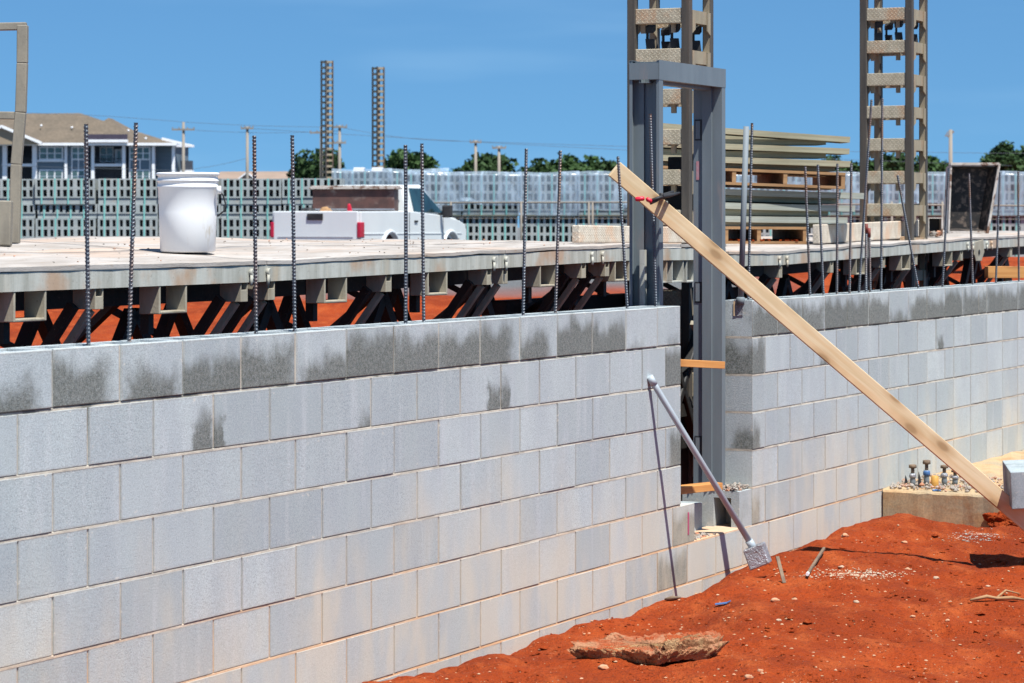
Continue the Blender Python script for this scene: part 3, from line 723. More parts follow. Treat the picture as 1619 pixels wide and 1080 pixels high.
for (bx, by, tx, ty, lab) in ((1370, 457, 1370, 354, 'short rusty rebar with red-painted tip, the taller of a pair'), (1376, 457, 1374, 361, 'short rusty rebar with red-painted tip, the lower of a pair')):
    d = dline(bx, .105); P = G(bx, by, d); P.z = ZT; T = G(tx, ty, d); v = T-P
    q = rebar_mb(v.length+.12, .0072, .0135, 77); root = q.build('rebar', MT['rebarust'], loc=P); root.rotation_euler = v.to_track_quat('Z', 'Y').to_euler()
    tag(root, lab, 'rebar', 'rebars standing out of the block wall')
    q = MB(); Lz = v.length; q.tube([(0, 0, Lz-.055), (0, 0, Lz+.002)], .0102, 10); q.build('painted_tip', MT['redpaint'], root)
# conduit with tape
P = WP(tt(1171, .07), .07, ZT-.02); d = P.y; T = G(1180, 200, d+.0)
q = MB(); q.tube([P-P, T-P], .0155, 14); q.lathe([(.018, .0), (.024, .0), (.024, .035), (.018, .04)], 14)
cn = q.build('conduit_pipe', MT['pvc'], loc=P); tag(cn, 'grey plastic conduit pipe rising from the corner block right of the door frame', 'pipe')
q = MB(); c = WP(TG, .0, 0); zc0 = zz(1168, 500, .06); zc1 = zz(1168, 474, .06)
n = len(q.v)
q.box(-.0035, -.0005, .055, .105, 0, zc1-zc0); tp = q.build('duct_tape_patch', MT['tape'], loc=(c.x, c.y, zc0), rotz=PHI, bevel=.001); tag(tp, 'silver tape patch stuck over a box hole on the corner block', 'tape')
q = MB(); q.box(-.0048, -.0036, .10, .108, .0, zc1-zc0-.01); q.build('wood_sliver', MT['pine'], tp)

# ------------------------------------------------------------------ tamper leaning on wall
top = G(1027, 596, dline(1027, 0)-.02); bot = G(1192, 868, 14.19)
tm = tag(empty('tamper', (bot.x, bot.y, bot.z)), 'grey pipe handle with a silver taped square head leaning on the block wall', 'tool')
v = top-bot
q = MB(); q.tube([(0, 0, 0), v*.93, v], .0155, 16); q.tube([v*.955, v*1.003], .0185, 16); q.tube([v*.0, v*.05], .020, 16); q.build('handle', MT['pvclite'], tm)
q = MB(); q.obox((.018, .0, -.035), (.047, -.012, .020), (.012, .05, .0), (-.018, .004, .050)); q.build('head', MT['tape'], tm, bevel=.006)

# ------------------------------------------------------------------ platforms
ZF = [(tt(-150, .88), zz(-150, 434, .88)), (tt(0, .88), zz(0, 430, .88)), (tt(400, .88), zz(400, 418.5, .88)), (tt(800, .88), zz(800, 400, .88)), (tt(980, .88), zz(980, 391, .88)), (tt(1148, .88), zz(1148, 391, .88))]
ZR = [(tt(1150, .88), zz(1150, 402, .88)), (tt(1236, .88), zz(1236, 400.5, .88)), (tt(1350, .88), zz(1350, 392, .88)), (tt(1530, .88), zz(1530, 379.5, .88)), (tt(1700, .88), zz(1700, 371, .88))]
def zslope(t, left):
    if left: return interp(t, [(tt(-100, .88), .067), (tt(600, .88), .062), (tt(900, .88), .024), (tt(1148, .88), .012)])
    return .018
def zdeck(t, o, left=True):
    return interp(t, ZF if left else ZR)+zslope(t, left)*(o-.88)
def platform(left, t0, t1, lab, seams, loops, posts, seed):
    root = tag(empty('scaffold_platform', WP((t0+t1)/2, 1.5, 0), PHI), lab, 'scaffold platform')
    tb = (t0+t1)/2; ob = 1.5; rr = random.Random(seed)
    zf = lambda t: interp(t, ZF if left else ZR)
    # plywood sheets
    W = 1.45
    tcur = t0
    while tcur < t1-.01:
        te = min(tcur+2.44, t1)
        for (oa, oe) in ((.876, 1.55), (1.555, .88+W)):
            q = MB(); nx_ = 24; ny_ = 8
            for layer in (0, 1):
                for j in range(ny_+1):
                    for i in range(nx_+1):
                        t = lerp(tcur+.004, te-.004, i/nx_); o = lerp(oa, oe, j/ny_)
                        wv = .009*noise.noise(Vector((t*1.7, o*2.5, seed)))+.004*noise.noise(Vector((t*9, o*5, seed)))
                        if j == 0 and oa < 1: o += .0035*noise.noise(Vector((t*14, 2, 3)))
                        q.v.append((t-tb, o-ob, zdeck(t, o, left)+.016+wv-(0 if layer else .016)))
            Nn = (nx_+1)*(ny_+1)
            for j in range(ny_):
                for i in range(nx_):
                    k = j*(nx_+1)+i; q.face((k+Nn, k+1+Nn, k+nx_+2+Nn, k+nx_+1+Nn), smooth=True); q.face((k+nx_+1, k+nx_+2, k+1, k), smooth=True)
            for i in range(nx_):
                q.face((i, i+1, i+1+Nn, i+Nn)); k = ny_*(nx_+1)+i; q.face((k+1, k, k+Nn, k+1+Nn))
            for j in range(ny_):
                k = j*(nx_+1); q.face((k+nx_+1, k, k+Nn, k+nx_+1+Nn)); k += nx_; q.face((k, k+nx_+1, k+nx_+1+Nn, k+Nn))
            q.build('deck_sheet', MT['deck'], root, fixn=False)
        tcur = te
    # edge beams per module
    ss = [t0]+[s for s in seams if t0 < s < t1]+[t1]
    for a, b in zip(ss, ss[1:]):
        q = MB(); n = max(2, int((b-a)/.4))
        for i in range(n):
            ta = lerp(a+.004, b-.004, i/n); tb2 = lerp(a+.004, b-.004, (i+1)/n)
            za, zb = zf(ta)-.004, zf(tb2)-.004; h = .072
            q.hexa([(ta-tb, .88-ob, za-h), (tb2-tb, .88-ob, zb-h), (tb2-tb, .92-ob, zb-h), (ta-tb, .92-ob, za-h), (ta-tb, .88-ob, za), (tb2-tb, .88-ob, zb), (tb2-tb, .92-ob, zb), (ta-tb, .92-ob, za)])
        q.build('edge_beam', MT['fascia'], root)
        q = MB(); za, zb = zdeck(a, 2.28, left), zdeck(b, 2.28, left)
        q.hexa([(a-tb, 2.26-ob, za-.07), (b-tb, 2.26-ob, zb-.07), (b-tb, 2.30-ob, zb-.07), (a-tb, 2.30-ob, za-.07), (a-tb, 2.26-ob, za-.004), (b-tb, 2.26-ob, zb-.004), (b-tb, 2.30-ob, zb-.004), (a-tb, 2.30-ob, za-.004)])
        q.build('back_beam', MT['fascia'], root)
    for t in loops:
        z1 = zf(t)-.077; w = .108; h = .115; q = MB()
        for (a, b, c, e) in ((-w, -w+.012, z1-h, z1), (w-.012, w, z1-h, z1), (-w+.012, w-.012, z1-h, z1-h+.013)):
            q.box(t-tb+a, t-tb+b, .882-ob, .98-ob, c, e)
        q.build('socket_bracket', MT['bracket'], root, bevel=.004)
        q = MB(); q.box(t-tb-.02, t-tb+.02, .99-ob, 1.03-ob, z1-.2, z1+.0); q.build('hanger', MT['truss'], root)
    for t in posts:
        z1 = zf(t)-.077; q = MB()
        q.box(t-tb-.035, t-tb-.029, .885-ob, .99-ob, z1-.082, z1); q.box(t-tb+.018, t-tb+.024, .885-ob, .99-ob, z1-.082, z1); q.box(t-tb-.029, t-tb+.018, .885-ob, .893-ob, z1-.082, z1-.03); q.box(t-tb-.029, t-tb+.018, .90-ob, .99-ob, z1-.082, z1-.076)
        q.build('post_bracket', MT['bracket'], root, bevel=.002)
        q = MB(); p0 = Vector((t-tb, .93-ob, z1-.085)); p1 = Vector((t-tb-.02, 1.5-ob, z1-.85)); q.bar(p0, p1, .032, .03, (0, 1, 0)); q.build('diagonal_brace', MT['bracket'], root, bevel=.003)
        q = MB(); q.bar(p0+Vector((-.075, .03, .02)), p1+Vector((-.075, .03, 0)), .035, .04, (0, 1, 0)); q.build('diagonal_brace', MT['truss'], root)  # near-black copy beside the brace paints in its shaded side
    for s in seams:
        if t0 < s < t1:
            for dx in (-.07, .075):
                q = MB(); z = zf(s)-.035
                q.tube([(s+dx-tb, .862-ob, z), (s+dx-tb, .882-ob, z)], .018, 12); q.tube([(s+dx-tb-.01, .868-ob, z-.01), (s+dx-tb-.018, .866-ob, z-.055)], .007, 8)
                q.build('locking_pin', MT['fascia'], root)
    # truss, its near-black steel carries the under-deck shade
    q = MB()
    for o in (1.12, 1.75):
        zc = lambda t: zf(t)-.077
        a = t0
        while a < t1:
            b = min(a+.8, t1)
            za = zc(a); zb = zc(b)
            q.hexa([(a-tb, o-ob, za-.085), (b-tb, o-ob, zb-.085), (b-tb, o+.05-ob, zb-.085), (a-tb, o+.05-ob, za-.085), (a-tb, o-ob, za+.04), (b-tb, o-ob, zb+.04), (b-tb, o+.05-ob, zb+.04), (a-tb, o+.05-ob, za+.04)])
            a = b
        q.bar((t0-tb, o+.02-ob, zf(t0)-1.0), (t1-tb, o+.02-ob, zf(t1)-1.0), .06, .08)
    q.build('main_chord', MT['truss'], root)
    a = t0+.1; k = 0; span = .56
    while a+span < t1 and k < 40:
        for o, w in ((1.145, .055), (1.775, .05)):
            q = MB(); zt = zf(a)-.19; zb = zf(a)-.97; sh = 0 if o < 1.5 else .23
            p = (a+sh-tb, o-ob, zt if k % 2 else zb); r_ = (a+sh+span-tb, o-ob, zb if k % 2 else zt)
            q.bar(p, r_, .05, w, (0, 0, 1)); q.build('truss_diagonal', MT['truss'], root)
        a += span; k += 1
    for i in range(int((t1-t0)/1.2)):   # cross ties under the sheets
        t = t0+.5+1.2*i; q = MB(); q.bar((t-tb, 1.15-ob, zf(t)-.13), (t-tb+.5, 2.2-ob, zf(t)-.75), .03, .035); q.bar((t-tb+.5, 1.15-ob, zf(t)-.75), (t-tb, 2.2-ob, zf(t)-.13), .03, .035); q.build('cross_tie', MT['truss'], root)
    return root
S = lambda *xs: [tt(x, .88) for x in xs]
pl = platform(True, tt(-120, .88), tt(1148, .88), 'long dusty scaffold platform left of the door frame carrying the white bucket', S(-100, 409, 789, 943), S(49, 275, 532, 693, 868, 985), S(160, 389, 432, 617, 776, 801, 925, 962), 3)
pr = platform(False, tt(1151, .88), tt(1720, .88), 'scaffold platform right of the door frame carrying the plank stack', S(1237, 1533, 1563), S(1362, 1433, 1500), S(1236, 1317, 1399, 1450, 1522, 1600), 5)
# bigger end brackets near the door frame
tb_ = (tt(-120, .88)+tt(1148, .88))/2
for x in (1047, 1073, 1096):
    q = MB()
    t = tt(x, .88); z1 = interp(t, ZF)-.077
    for a in (-.09, .085): q.box(t-tb_+a, t-tb_+a+.008, .885-1.5, 1.0-1.5, z1-.12, z1)
    q.box(t-tb_-.09, t-tb_+.093, .885-1.5, 1.0-1.5, z1-.132, z1-.12)
    q.build('end_bracket', MT['fascia'], pl, bevel=.002)
# clod of mortar hanging on bracket and pivot plate on the right deck
q = MB(); t = tt(1547, .88)-((tt(1151, .88)+tt(1720, .88))/2); z1 = interp(tt(1547, .88), ZR)
q.prism([(-.13, -.02), (.10, .0), (.13, -.10), (.05, -.17), (-.11, -.17), (-.15, -.12)], lambda a, b: (t+a, .868-1.5, z1+b), lambda a, b: (t+a, .878-1.5, z1+b)); q.build('pivot_plate', MT['bracket'], pr, bevel=.002)
q = MB(); q.tube([(t-.03, .862-1.5, z1-.10), (t-.03, .868-1.5, z1-.10)], .02, 14); q.build('pivot_hole', MT['black'], pr)

# tread plate kerbs on deck
def kerb(xa, xb, o, h, left, lab):
    ta, tb2 = tt(xa, o), tt(xb, o); tm_ = (ta+tb2)/2; z = zdeck(tm_, o, left)+.022
    q = MB(); L = (tb2-ta)/2
    q.box(-L, L, -.025, .025, 0, h)
    k = q.build('tread_plate_kerb', MT['plate'], loc=WP(tm_, o, z), rotz=PHI, bevel=.006)
    dz = zdeck(tb2, o, left)-zdeck(ta, o, left); k.rotation_euler.y = -math.atan2(dz, 2*L)
    tag(k, lab, 'tread plate')
kerb(910, 1108, 1.08, .098, True, 'pale dusty tread plate standing on edge behind the left door jamb')
kerb(1290, 1456, 1.16, .135, False, 'pale dusty tread plate standing on edge at the foot of the right mast')

# ------------------------------------------------------------------ masts
def mast(tM, oM, a, d, y_first, pitch, zb, zt, lab, grp, fine=True):
    """M = nearest corner"""
    base = WP(tM, oM, zb); root = tag(empty('scaffold_mast', base, PHI), lab, 'mast', grp)
    def rung_zs():
        z = EYE-(y_first-HY)/F*d
        zs = []
        while z < zt: zs.append(z); z += pitch
        z = EYE-(y_first-HY)/F*d-pitch
        while z > zb+.1: zs.append(z); z -= pitch
        return zs
    zs = rung_zs(); pw = .055
    for (x, y) in ((0, 0), (0, a), (a, 0), (a, a)):
        q = MB(); q.box(x-pw/2, x+pw/2, y-pw/2, y+pw/2, 0, zt-zb); q.build('post', MT['mast'], root, bevel=.004)
        if fine:
            q = MB(); sx = 1 if x == 0 else -1
            q.box(x+pw/2 if x == 0 else x-pw/2-.006, x+pw/2+.006 if x == 0 else x-pw/2, y-.02, y+.02, 0, zt-zb); q.build('post_flange', MT['mastlite'], root)
    for i, z in enumerate(zs):
        z -= zb; h = .095 if fine else .07
        q = MB(); q.box(-.022, .022, pw/2, a-pw/2, z-h, z); q.build('rung', MT['rung'], root, bevel=.004)
        q = MB(); q.box(a-.022, a+.022, pw/2, a-pw/2, z-h, z); q.build('rung', MT['rung'], root)
        for y in (0, a):
            q = MB(); q.box(pw/2, a-pw/2, y-.02, y+.02, z-h*.95, z-.01); sp_ = q.build('side_plate', MT['mastlite'], root)
            if fine:
                for xs_ in (pw/2, a-pw/2-.05):
                    q = MB(); q.prism([(xs_, z-.012), (xs_+.05, z-.012), (xs_+.05, z-h-.035 if xs_ < a/2 else z-h-.06), (xs_, z-h-.06 if xs_ < a/2 else z-h-.035)], lambda a_, b_: (a_, y-.028, b_), lambda a_, b_: (a_, y-.0205, b_)); q.build('lug', MT['mastlite'], sp_)
        if fine:
            for y in (.10, a-.06):
                q = MB(); q.box(.0225, .045, y-.015, y+.015, z-h-.055, z-h+.03); q.build('gusset', MT['mastlite'], root)
    if fine:
        # coupling bolts at section joint
        zj = zs[0]-zb+pitch*(6 if 'right' in lab else 5)-.17
        for (x, y) in ((.05, .1), (.05, a-.1), (a-.05, .06), (a-.05, a-.1)):
            q = MB(); q.obox((x, y, zj-.05), (.022, .008, 0), (-.01, .026, .0), (0, .004, .035)); q.obox((x, y, zj+.05), (.018, 0, .01), (0, .03, .0), (0, 0, .018))
            q.obox((x, y+.02, zj), (.007, 0, 0), (0, .007, 0), (0, 0, .07)); q.build('section_coupling', MT['black'], root)
    return root
m1 = mast(tt(1086, 1.17), 1.17, .365, dline(1086, 1.17), 332, .2515, .02, 3.75, 'ochre square lattice mast rising behind the door frame', 'near scaffold masts')
m2 = mast(tt(1438, 1.07), 1.07, .36, dline(1438, 1.07), 322, .2485, .02, 4.0, 'ochre square lattice mast rising right of the plank stack', 'near scaffold masts')
# drive unit inside mast 1 behind frame opening
du = MB(); c = WP(tt(1086, 1.17)-.02, 1.17, 0)
for (x0, x1, y0, y1, col) in ():
    pass
gd = tag(empty('drive_unit', WP(tt(1086, 1.17)+.62, 1.35, zdeck(tt(1140, .88), 1.3)+.02), PHI), 'dark gearbox and motor assembly behind the left mast rungs', 'machine')
q = MB(); q.box(-.1, .1, -.12, .16, 0, .55); q.tube([(0, .16, .35), (0, .34, .35)], .085, 16); q.tube([(0, .02, .55), (0, .02, .68)], .07, 16); q.build('gearbox', MT['truss'], gd, bevel=.01)
q = MB(); q.box(-.13, -.1, -.2, .25, .1, .14); q.box(-.13, -.1, -.2, -.15, 0, .8); q.box(-.13, -.1, .2, .25, 0, .8); q.box(-.13, -.1, -.2, .25, .62, .68); q.build('mounting_frame', MT['bracket'], gd, bevel=.004)
# far masts
def farmast(xc, ytop, d, lab, pitch_px=9.15):
    a = 18.0/F*d*.70; base = G(xc, HY, d); base.z = .8
    root = tag(empty('scaffold_mast', base, R(38)), lab, 'mast', 'far scaffold masts'); H = EYE+(HY-ytop)/F*d-.8; pw = .055*1.3
    for (x, y) in ((-a/2, -a/2), (-a/2, a/2), (a/2, -a/2), (a/2, a/2)):
        q = MB(); q.box(x-pw/2, x+pw/2, y-pw/2, y+pw/2, 0, H); q.build('post', MT['mast'], root)
    p = pitch_px/F*d; z = H-.02; n = 0
    while z > .3:
        q = MB(); h = .11; e_ = a/2-pw/2; f_ = a/2
        for s in (-1, 1):
            q.box(s*f_-.02, s*f_+.02, -f_, f_, z-h, z); q.box(-f_+.021, f_-.021, s*f_-.02, s*f_+.02, z-h+.001, z-.001)
        q.build('rung_ring', MT['mastlite'], root); z -= p; n += 1
farmast(517, 96, 150, 'far lattice mast, the taller one, beside the utility pole')
farmast(598, 106, 150, 'far lattice mast, the shorter one, left of the round tree')

# ------------------------------------------------------------------ things on the left platform
B0 = WP(tt(297, 1.30), 1.30, 0); tB = tt(297, 1.30); B0.z = zdeck(tB, 1.30)+.022
bk = tag(empty('plastic_bucket', B0), 'white plastic bucket standing on the dusty platform', 'bucket')
hB = 126/F*B0.y; r1 = 49.5/F*B0.y; r0 = 43.5/F*B0.y
def rz(z): return lerp(r0, r1-.006, z/hB)
q = MB(); q.lathe([(r0-.01, 0), (r0, .008), (rz(hB*.5), hB*.5), (rz(hB*.80), hB*.80), (rz(hB*.815)+.004, hB*.815), (rz(hB*.83)+.004, hB*.83), (rz(hB*.84)+.001, hB*.84), (rz(hB*.885)+.001, hB*.885),
                   (rz(hB*.89)+.005, hB*.89), (rz(hB*.90)+.005, hB*.905), (rz(hB*.91)+.001, hB*.91), (rz(hB*.96), hB*.96), (r1, hB*.965), (r1+.001, hB*.99), (r1-.004, hB), (r1-.012, hB*.99), (rz(hB*.5)-.008, hB*.5), (r0-.008, .01)], 48); q.build('bucket_body', MT['bucket'], bk)
q = MB(); q.tube([(r1-.004, -.05, hB*.78), (r1+.014, -.05, hB*.78)], .018, 14); q.build('handle_boss', MT['bucket'], bk)
q = MB(); q.tube([(r1+.004, -.05, hB*.78), (r1+.022, -.04, hB*.71), (r1+.032, -.04, hB*.61), (r1+.026, -.04, hB*.52), (r1-.004, -.04, hB*.45)], .0036, 8); q.build('handle_wire', MT['black'], bk)
# guard rail at left
GO = 2.0; d = dline(24, GO); Pb = G(24, 386, d); tg = tt(24, GO); Pb.z = zdeck(tg, GO)+.02
gr = tag(empty('guard_rail', Pb), 'dull metal guard rail frame at the left edge of the platform', 'guard rail')
def rg(px, py, dd=0): return G(px, py, d+dd)-Pb
q = MB(); pts = [rg(23, 386), rg(26, 260), rg(33, 178), rg(35.5, 100), rg(36, 40)]; pts[0] = Vector((pts[0].x, 0, 0))
for a, b in zip(pts, pts[1:]): q.bar(a, b, .046, .046, (0, 1, 0))
q.build('post', MT['rail'], gr, bevel=.004)
q = MB(); q.bar(rg(-90, 44), rg(42, 41.5), .04, .034); q.build('rail', MT['rail'], gr, bevel=.004)
q = MB(); q.bar(rg(-90, 181), rg(27, 183), .034, .034); q.build('rail', MT['rail'], gr, bevel=.004)
q = MB(); q.bar(rg(-90, 40), rg(-82, 386), .046, .046, (0, 1, 0)); q.build('post', MT['rail'], gr, bevel=.004)
Pp = G(6, 388, dline(6, 1.85)); tg = tt(6, 1.85); Pp.z = zdeck(tg, 1.85)+.02
q = MB(); q.box(-.035, .032, -.03, .03, 0, .195); o = q.build('steel_sleeve', MT['rail'], loc=Pp, bevel=.006); o.rotation_euler = (0, R(1.5), 0); tag(o, 'short square steel sleeve standing beside the guard rail post', 'steel post')
# small debris on deck
q = rubble_mb(160, lambda r: r.uniform(tt(0, .88), tt(1040, .88)), lambda r: r.uniform(.9, 2.2), lambda r, x, y: zdeck(x, y)+.022, .002, .008, 9)
sc = q.build('mortar_crumbs', MT['rubble'], loc=(W0.x, W0.y, 0), rotz=PHI); tag(sc, 'small mortar crumbs scattered on the left platform', 'crumbs', kind='stuff')

# ------------------------------------------------------------------ plank stack on right platform
SD = dline(1240, 1.35)
def plank(xl, yl, xr, yr, th, mat, dd, lab, w=.24):
    A = G(xl, yl, SD+dd); Bp = G(xr, yr, SD+dd+.22); dv = (Bp-A); L = dv.length; dvn = dv.normalized(); h = (th+1.0)/F*SD
    q = MB(); n = 8; sag = random.uniform(-.006, .006)
    for i in range(n):
        a = L*i/n; b = L*(i+1)/n; za = sag*math.sin(math.pi*i/n); zb = sag*math.sin(math.pi*(i+1)/n)
        q.hexa([(a, 0, za-h/2), (b, 0, zb-h/2), (b, w, zb-h/2), (a, w, za-h/2), (a, 0, za+h/2), (b, 0, zb+h/2), (b, w, zb+h/2), (a, w, za+h/2)])
    o = q.build('wooden_plank', MT[mat], loc=A, bevel=0); o.rotation_euler = (0, -math.asin(dvn.z), math.atan2(dvn.y, dvn.x))
    tag(o, lab, 'plank', 'planks in the stack on the right platform'); return o
XL = 1044; REAR = []
for (a_, b_, c_, lab_) in ((213, 1290, 219, 'rear plank showing behind the gap under the topmost plank'), (236, 1300, 243, 'rear plank in the gap under the third plank from the top'), (256, 1312, 264, 'rear plank just over the upper pallet'), (317, 1300, 325, 'rear plank filling the gap in the middle of the lower bundle'), (329, 1290, 336, 'rear plank behind the yellowish short plank'), (340, 1296, 345, 'rear plank behind the long pale green plank'), (349, 1285, 353, 'rear plank behind the lowest plank')):
    REAR.append((a_, b_, c_, lab_))
plank(XL, 199, 1344, 221, 8.2, 'oldwood', 0, 'topmost long plank of the stack, sticking out at the right')
plank(XL, 223, 1306, 224.5, 8, 'oldwood', .03, 'short plank directly below the topmost plank of the stack')
plank(XL, 228, 1343, 239.5, 8, 'oldwood', -.01, 'third plank from the top of the stack, long')
plank(XL, 240, 1306, 245.5, 8.5, 'oldwood', .02, 'fourth plank from the top of the stack, cut short')
plank(XL, 249.5, 1345, 259.5, 8.5, 'oldwood', -.02, 'fifth plank from the top, long, just above the upper pallet boards')
plank(XL, 260, 1320, 267, 7.5, 'oldwood', .05, 'shaded plank lying directly on the upper pallet')
plank(XL, 299, 1370, 310, 8.5, 'greenwood', .03, 'grey-green plank right under the upper pallet, reaching furthest right')
plank(XL, 311, 1322, 318, 8, 'oldwood', .06, 'dark plank second below the upper pallet')
plank(XL, 321, 1352, 330, 8.8, 'greenwood', 0, 'pale grey-green plank in the middle of the lower bundle')
plank(XL, 334, 1309, 337.5, 8.2, 'oldwood', .02, 'yellowish short plank in the lower bundle')
plank(XL, 343, 1340, 348.5, 8.8, 'greenwood', -.01, 'long pale green plank near the bottom of the stack')
plank(XL, 352.5, 1300, 356.5, 7.5, 'oldwood', .01, 'lowest plank, lying on the bottom pallet')
for (a_, b_, c_, lab_) in REAR: plank(XL, a_, b_, c_, 8, 'oldwood', .30, lab_)
def pallet(xl, xr, ytl, ytr, ybl, ybr, blocks, dd, lab, mud=False):
    A = G(xl, ybl, SD+dd); Bp = G(xr, ybr, SD+dd+.15); dv = Bp-A; L = dv.length; dn = dv.normalized(); H = (ybl-ytl)/F*SD
    root = tag(empty('wooden_pallet', A), lab, 'pallet'); root.rotation_euler = (0, -math.asin(dn.z), math.atan2(dn.y, dn.x))
    q = MB(); q.box(0, L, 0, .1, 0, .019); q.box(0, L, .42, .52, 0, .019); q.box(0, L, .84, .94, 0, .019); q.build('bottom_board', MT['palletwood'], root)
    q = MB()
    for k in range(7): q.box(0, L, k*.14, k*.14+.1, H-.019, H)
    q.build('top_board', MT['palletwood'], root)
    for bx in blocks:
        x = (bx-xl)/(xr-xl)*L; q = MB(); w = .028; q.box(max(0, x-w/2), min(L, x+w/2), .004, .93, .0195, H-.0195); q.build('stringer', MT['palletwood'], root)
    if mud:
        q = rubble_mb(500, lambda r: r.uniform(.02, L-.02), lambda r: r.uniform(.0, .6), lambda r, x, y: .02, .008, .024, 6); q.build('clay_clods', MT['clay'], root)
    return root
pallet(1046, 1336, 262, 274, 288, 299, (1050, 1160, 1241, 1333), -.02, 'weathered wooden pallet in the middle of the plank stack')
pallet(1046, 1275, 357.5, 360, 385, 386, (1050, 1148, 1200, 1273), 0, 'wooden pallet at the bottom of the plank stack, filled with red clay', True)

# mortar tub
TD = dline(1540, 1.35); T0 = G(1530, 368, TD); T0.z = zdeck(tt(1530, 1.3), 1.3, False)+.025
tu = tag(empty('mortar_tub', T0), 'black mortar tub standing on its end on the right platform', 'mortar tub')
def rt_(px, py, dd=0): v = G(px, py, TD+dd)-T0; return v
fcorn = [rt_(1499, 368), rt_(1561, 368), rt_(1580, 259), rt_(1503, 259)]
zoff = -fcorn[0].z; fcorn = [Vector((p.x, p.y, max(0, p.z+zoff*(1 if i < 2 else 0)))) for i, p in enumerate(fcorn)]
bc = [p*1.0 for p in fcorn]; cen = sum(bc, Vector())/4; bc = [cen+(p-cen)*.9+Vector((-.035, .16, 0)) for p in bc]
inn = [cen+(p-cen)*.93 for p in fcorn]; binn = [cen+(p-cen)*.86+Vector((-.035, .15, 0)) for p in fcorn]
q = MB()
for i in range(4):
    j = (i+1) % 4
    q.quad(inn[i], inn[j], binn[j], binn[i])
q.quad(*binn); q.build('tub_interior', MT['tub'], tu, fixn=False)
q = MB()
for i in range(4):
    j = (i+1) % 4
    q.quad(fcorn[i], fcorn[j], inn[j], inn[i]); q.quad(fcorn[i], fcorn[j], bc[j], bc[i])
q.quad(*bc); q.build('tub_shell', MT['tubrim'], tu, fixn=False)
q = MB(); e0, e1 = fcorn[1], fcorn[2]; q.bar(e0, e1, .02, .03, (0, 1, 0)); q.bar(fcorn[2], fcorn[3], .02, .02, (0, 1, 0)); q.build('rim', MT['tubrim'], tu)
Q0 = G(1478, 376, dline(1478, 1.2)); Q0.z = zdeck(tt(1478, 1.2), 1.2, False)+.02
sb = tag(empty('steel_box', Q0), 'small open steel box with black inside, left of the mortar tub', 'box')
q = MB(); w, h = .058, .15; q.box(-w, -w+.006, -.05, .1, 0, h); q.box(w-.012, w, -.05, .1, 0, h); q.box(-w+.006, w-.012, -.05, .1, h-.008, h); q.box(-w+.006, w-.012, -.05, .1, 0, .006); q.build('shell', MT['tubrim'], sb)
q = MB(); q.box(-w+.006, w-.012, .08, .1, .006, h-.008); q.build('back', MT['black'], sb)
q = rubble_mb(30, lambda r: r.uniform(-.05, .03), lambda r: r.uniform(-.09, -.05), lambda r, x, y: .0+r.uniform(0, .03), .01, .025, 8); q.build('mortar_lump', MT['rubble'], sb)
# wood blocks lying on right wall region
P = WP(tt(1592, .32), .32, 0); P.z = zz(1592, 440, .3)
q = MB(); q.box(-.16, .22, -.045, .045, 0, .088); o = q.build('timber_offcut', MT['orangewood'], loc=P, rotz=R(8), bevel=.003); tag(o, 'orange timber offcut lying just behind the wall top at the right', 'timber')
q = MB(); q.box(-.02, .02, -.02, .02, -1.5, -.001); q.build('prop', MT['palletwood'], o)
# tan panel, base frame and a dark screen added to black out the doorway
P = WP(.50, .95, 0)
bf = tag(empty('mast_base', WP(tt(1092, 1.1), 1.1, 0), PHI), 'dark steel mast base with tan guard plate and an added dark back screen, seen through the doorway', 'machine')
q = MB(); q.box(-1.0, 1.0, .05, .5, .0, .55); q.bar((-.5, .02, 1.35), (.25, .02, .3), .05, .06, (0, 1, 0)); q.bar((.3, .02, 1.3), (-.3, .02, .6), .05, .06, (0, 1, 0)); q.box(-1.6, 2.6, .5, .62, .0, 1.38); q.build('chassis_dark_screen', MT['truss'], bf, bevel=.01)
zc0 = zz(1088, 672, .9); zc1 = zz(1088, 606, .9)
q = MB(); q.prism([(-.30, zc0), (.22, zc0), (.30, zc0+.1), (.08, zc1), (-.30, zc1)], lambda a, b: (a, -.16, b), lambda a, b: (a, -.13, b)); q.build('guard_plate', MT['ochreboard'], bf, bevel=.01)
q = MB(); q.bar((-.22, -.1, zc1+.35), (.16, -.1, zc1+.05), .03, .03, (0, 1, 0)); q.build('brace', MT['bracket'], bf)

# ------------------------------------------------------------------ footing with stubs
FT = EYE-1.62*1.0; 
ft = tag(empty('concrete_footing', G(1480, 357, 17.2)*1.0), 'rough ochre concrete footing at the base of the right wall with pipe stubs', 'footing')
ft.location.z = 0; fx, fy = ft.location.x, ft.location.y
a0 = G(1396, 357, dline(1396, 0)-.03); a1 = G(1720, 357, 16.75)
def wallpt(px, o=-.004): p = G(px, 357, dline(px, o)); return p
b1 = wallpt(1700); b0 = wallpt(1400)
n = 40; q = MB(); top = []; 
for i in range(n+1):
    f = i/n; p = a0.lerp(a1, f); w = .012*noise.noise(Vector((f*14, 0, 2))); bb = wallpt(lerp(1396.5, 1720, f), .0)
    bb.y = max(bb.y, p.y+.02)
    zt = FT+.01*noise.noise(Vector((f*20, 4, 2)))
    q.v += [(p.x-fx, p.y+w-fy, -.15), (p.x-fx, p.y+w-fy, zt-.012), (p.x-fx, p.y+w+.012-fy, zt), (bb.x-fx, bb.y-fy, zt+.01)]
for i in range(n):
    for k in range(3): q.face((i*4+k, (i+1)*4+k, (i+1)*4+k+1, i*4+k+1))
q.build('slab', MT['concrete'], ft)
def onfoot(r_):
    return r_
q = rubble_mb(900, lambda r: 0, lambda r: 0, lambda r, x, y: 0, .004, .016, 3)
rr = random.Random(5); q = MB()
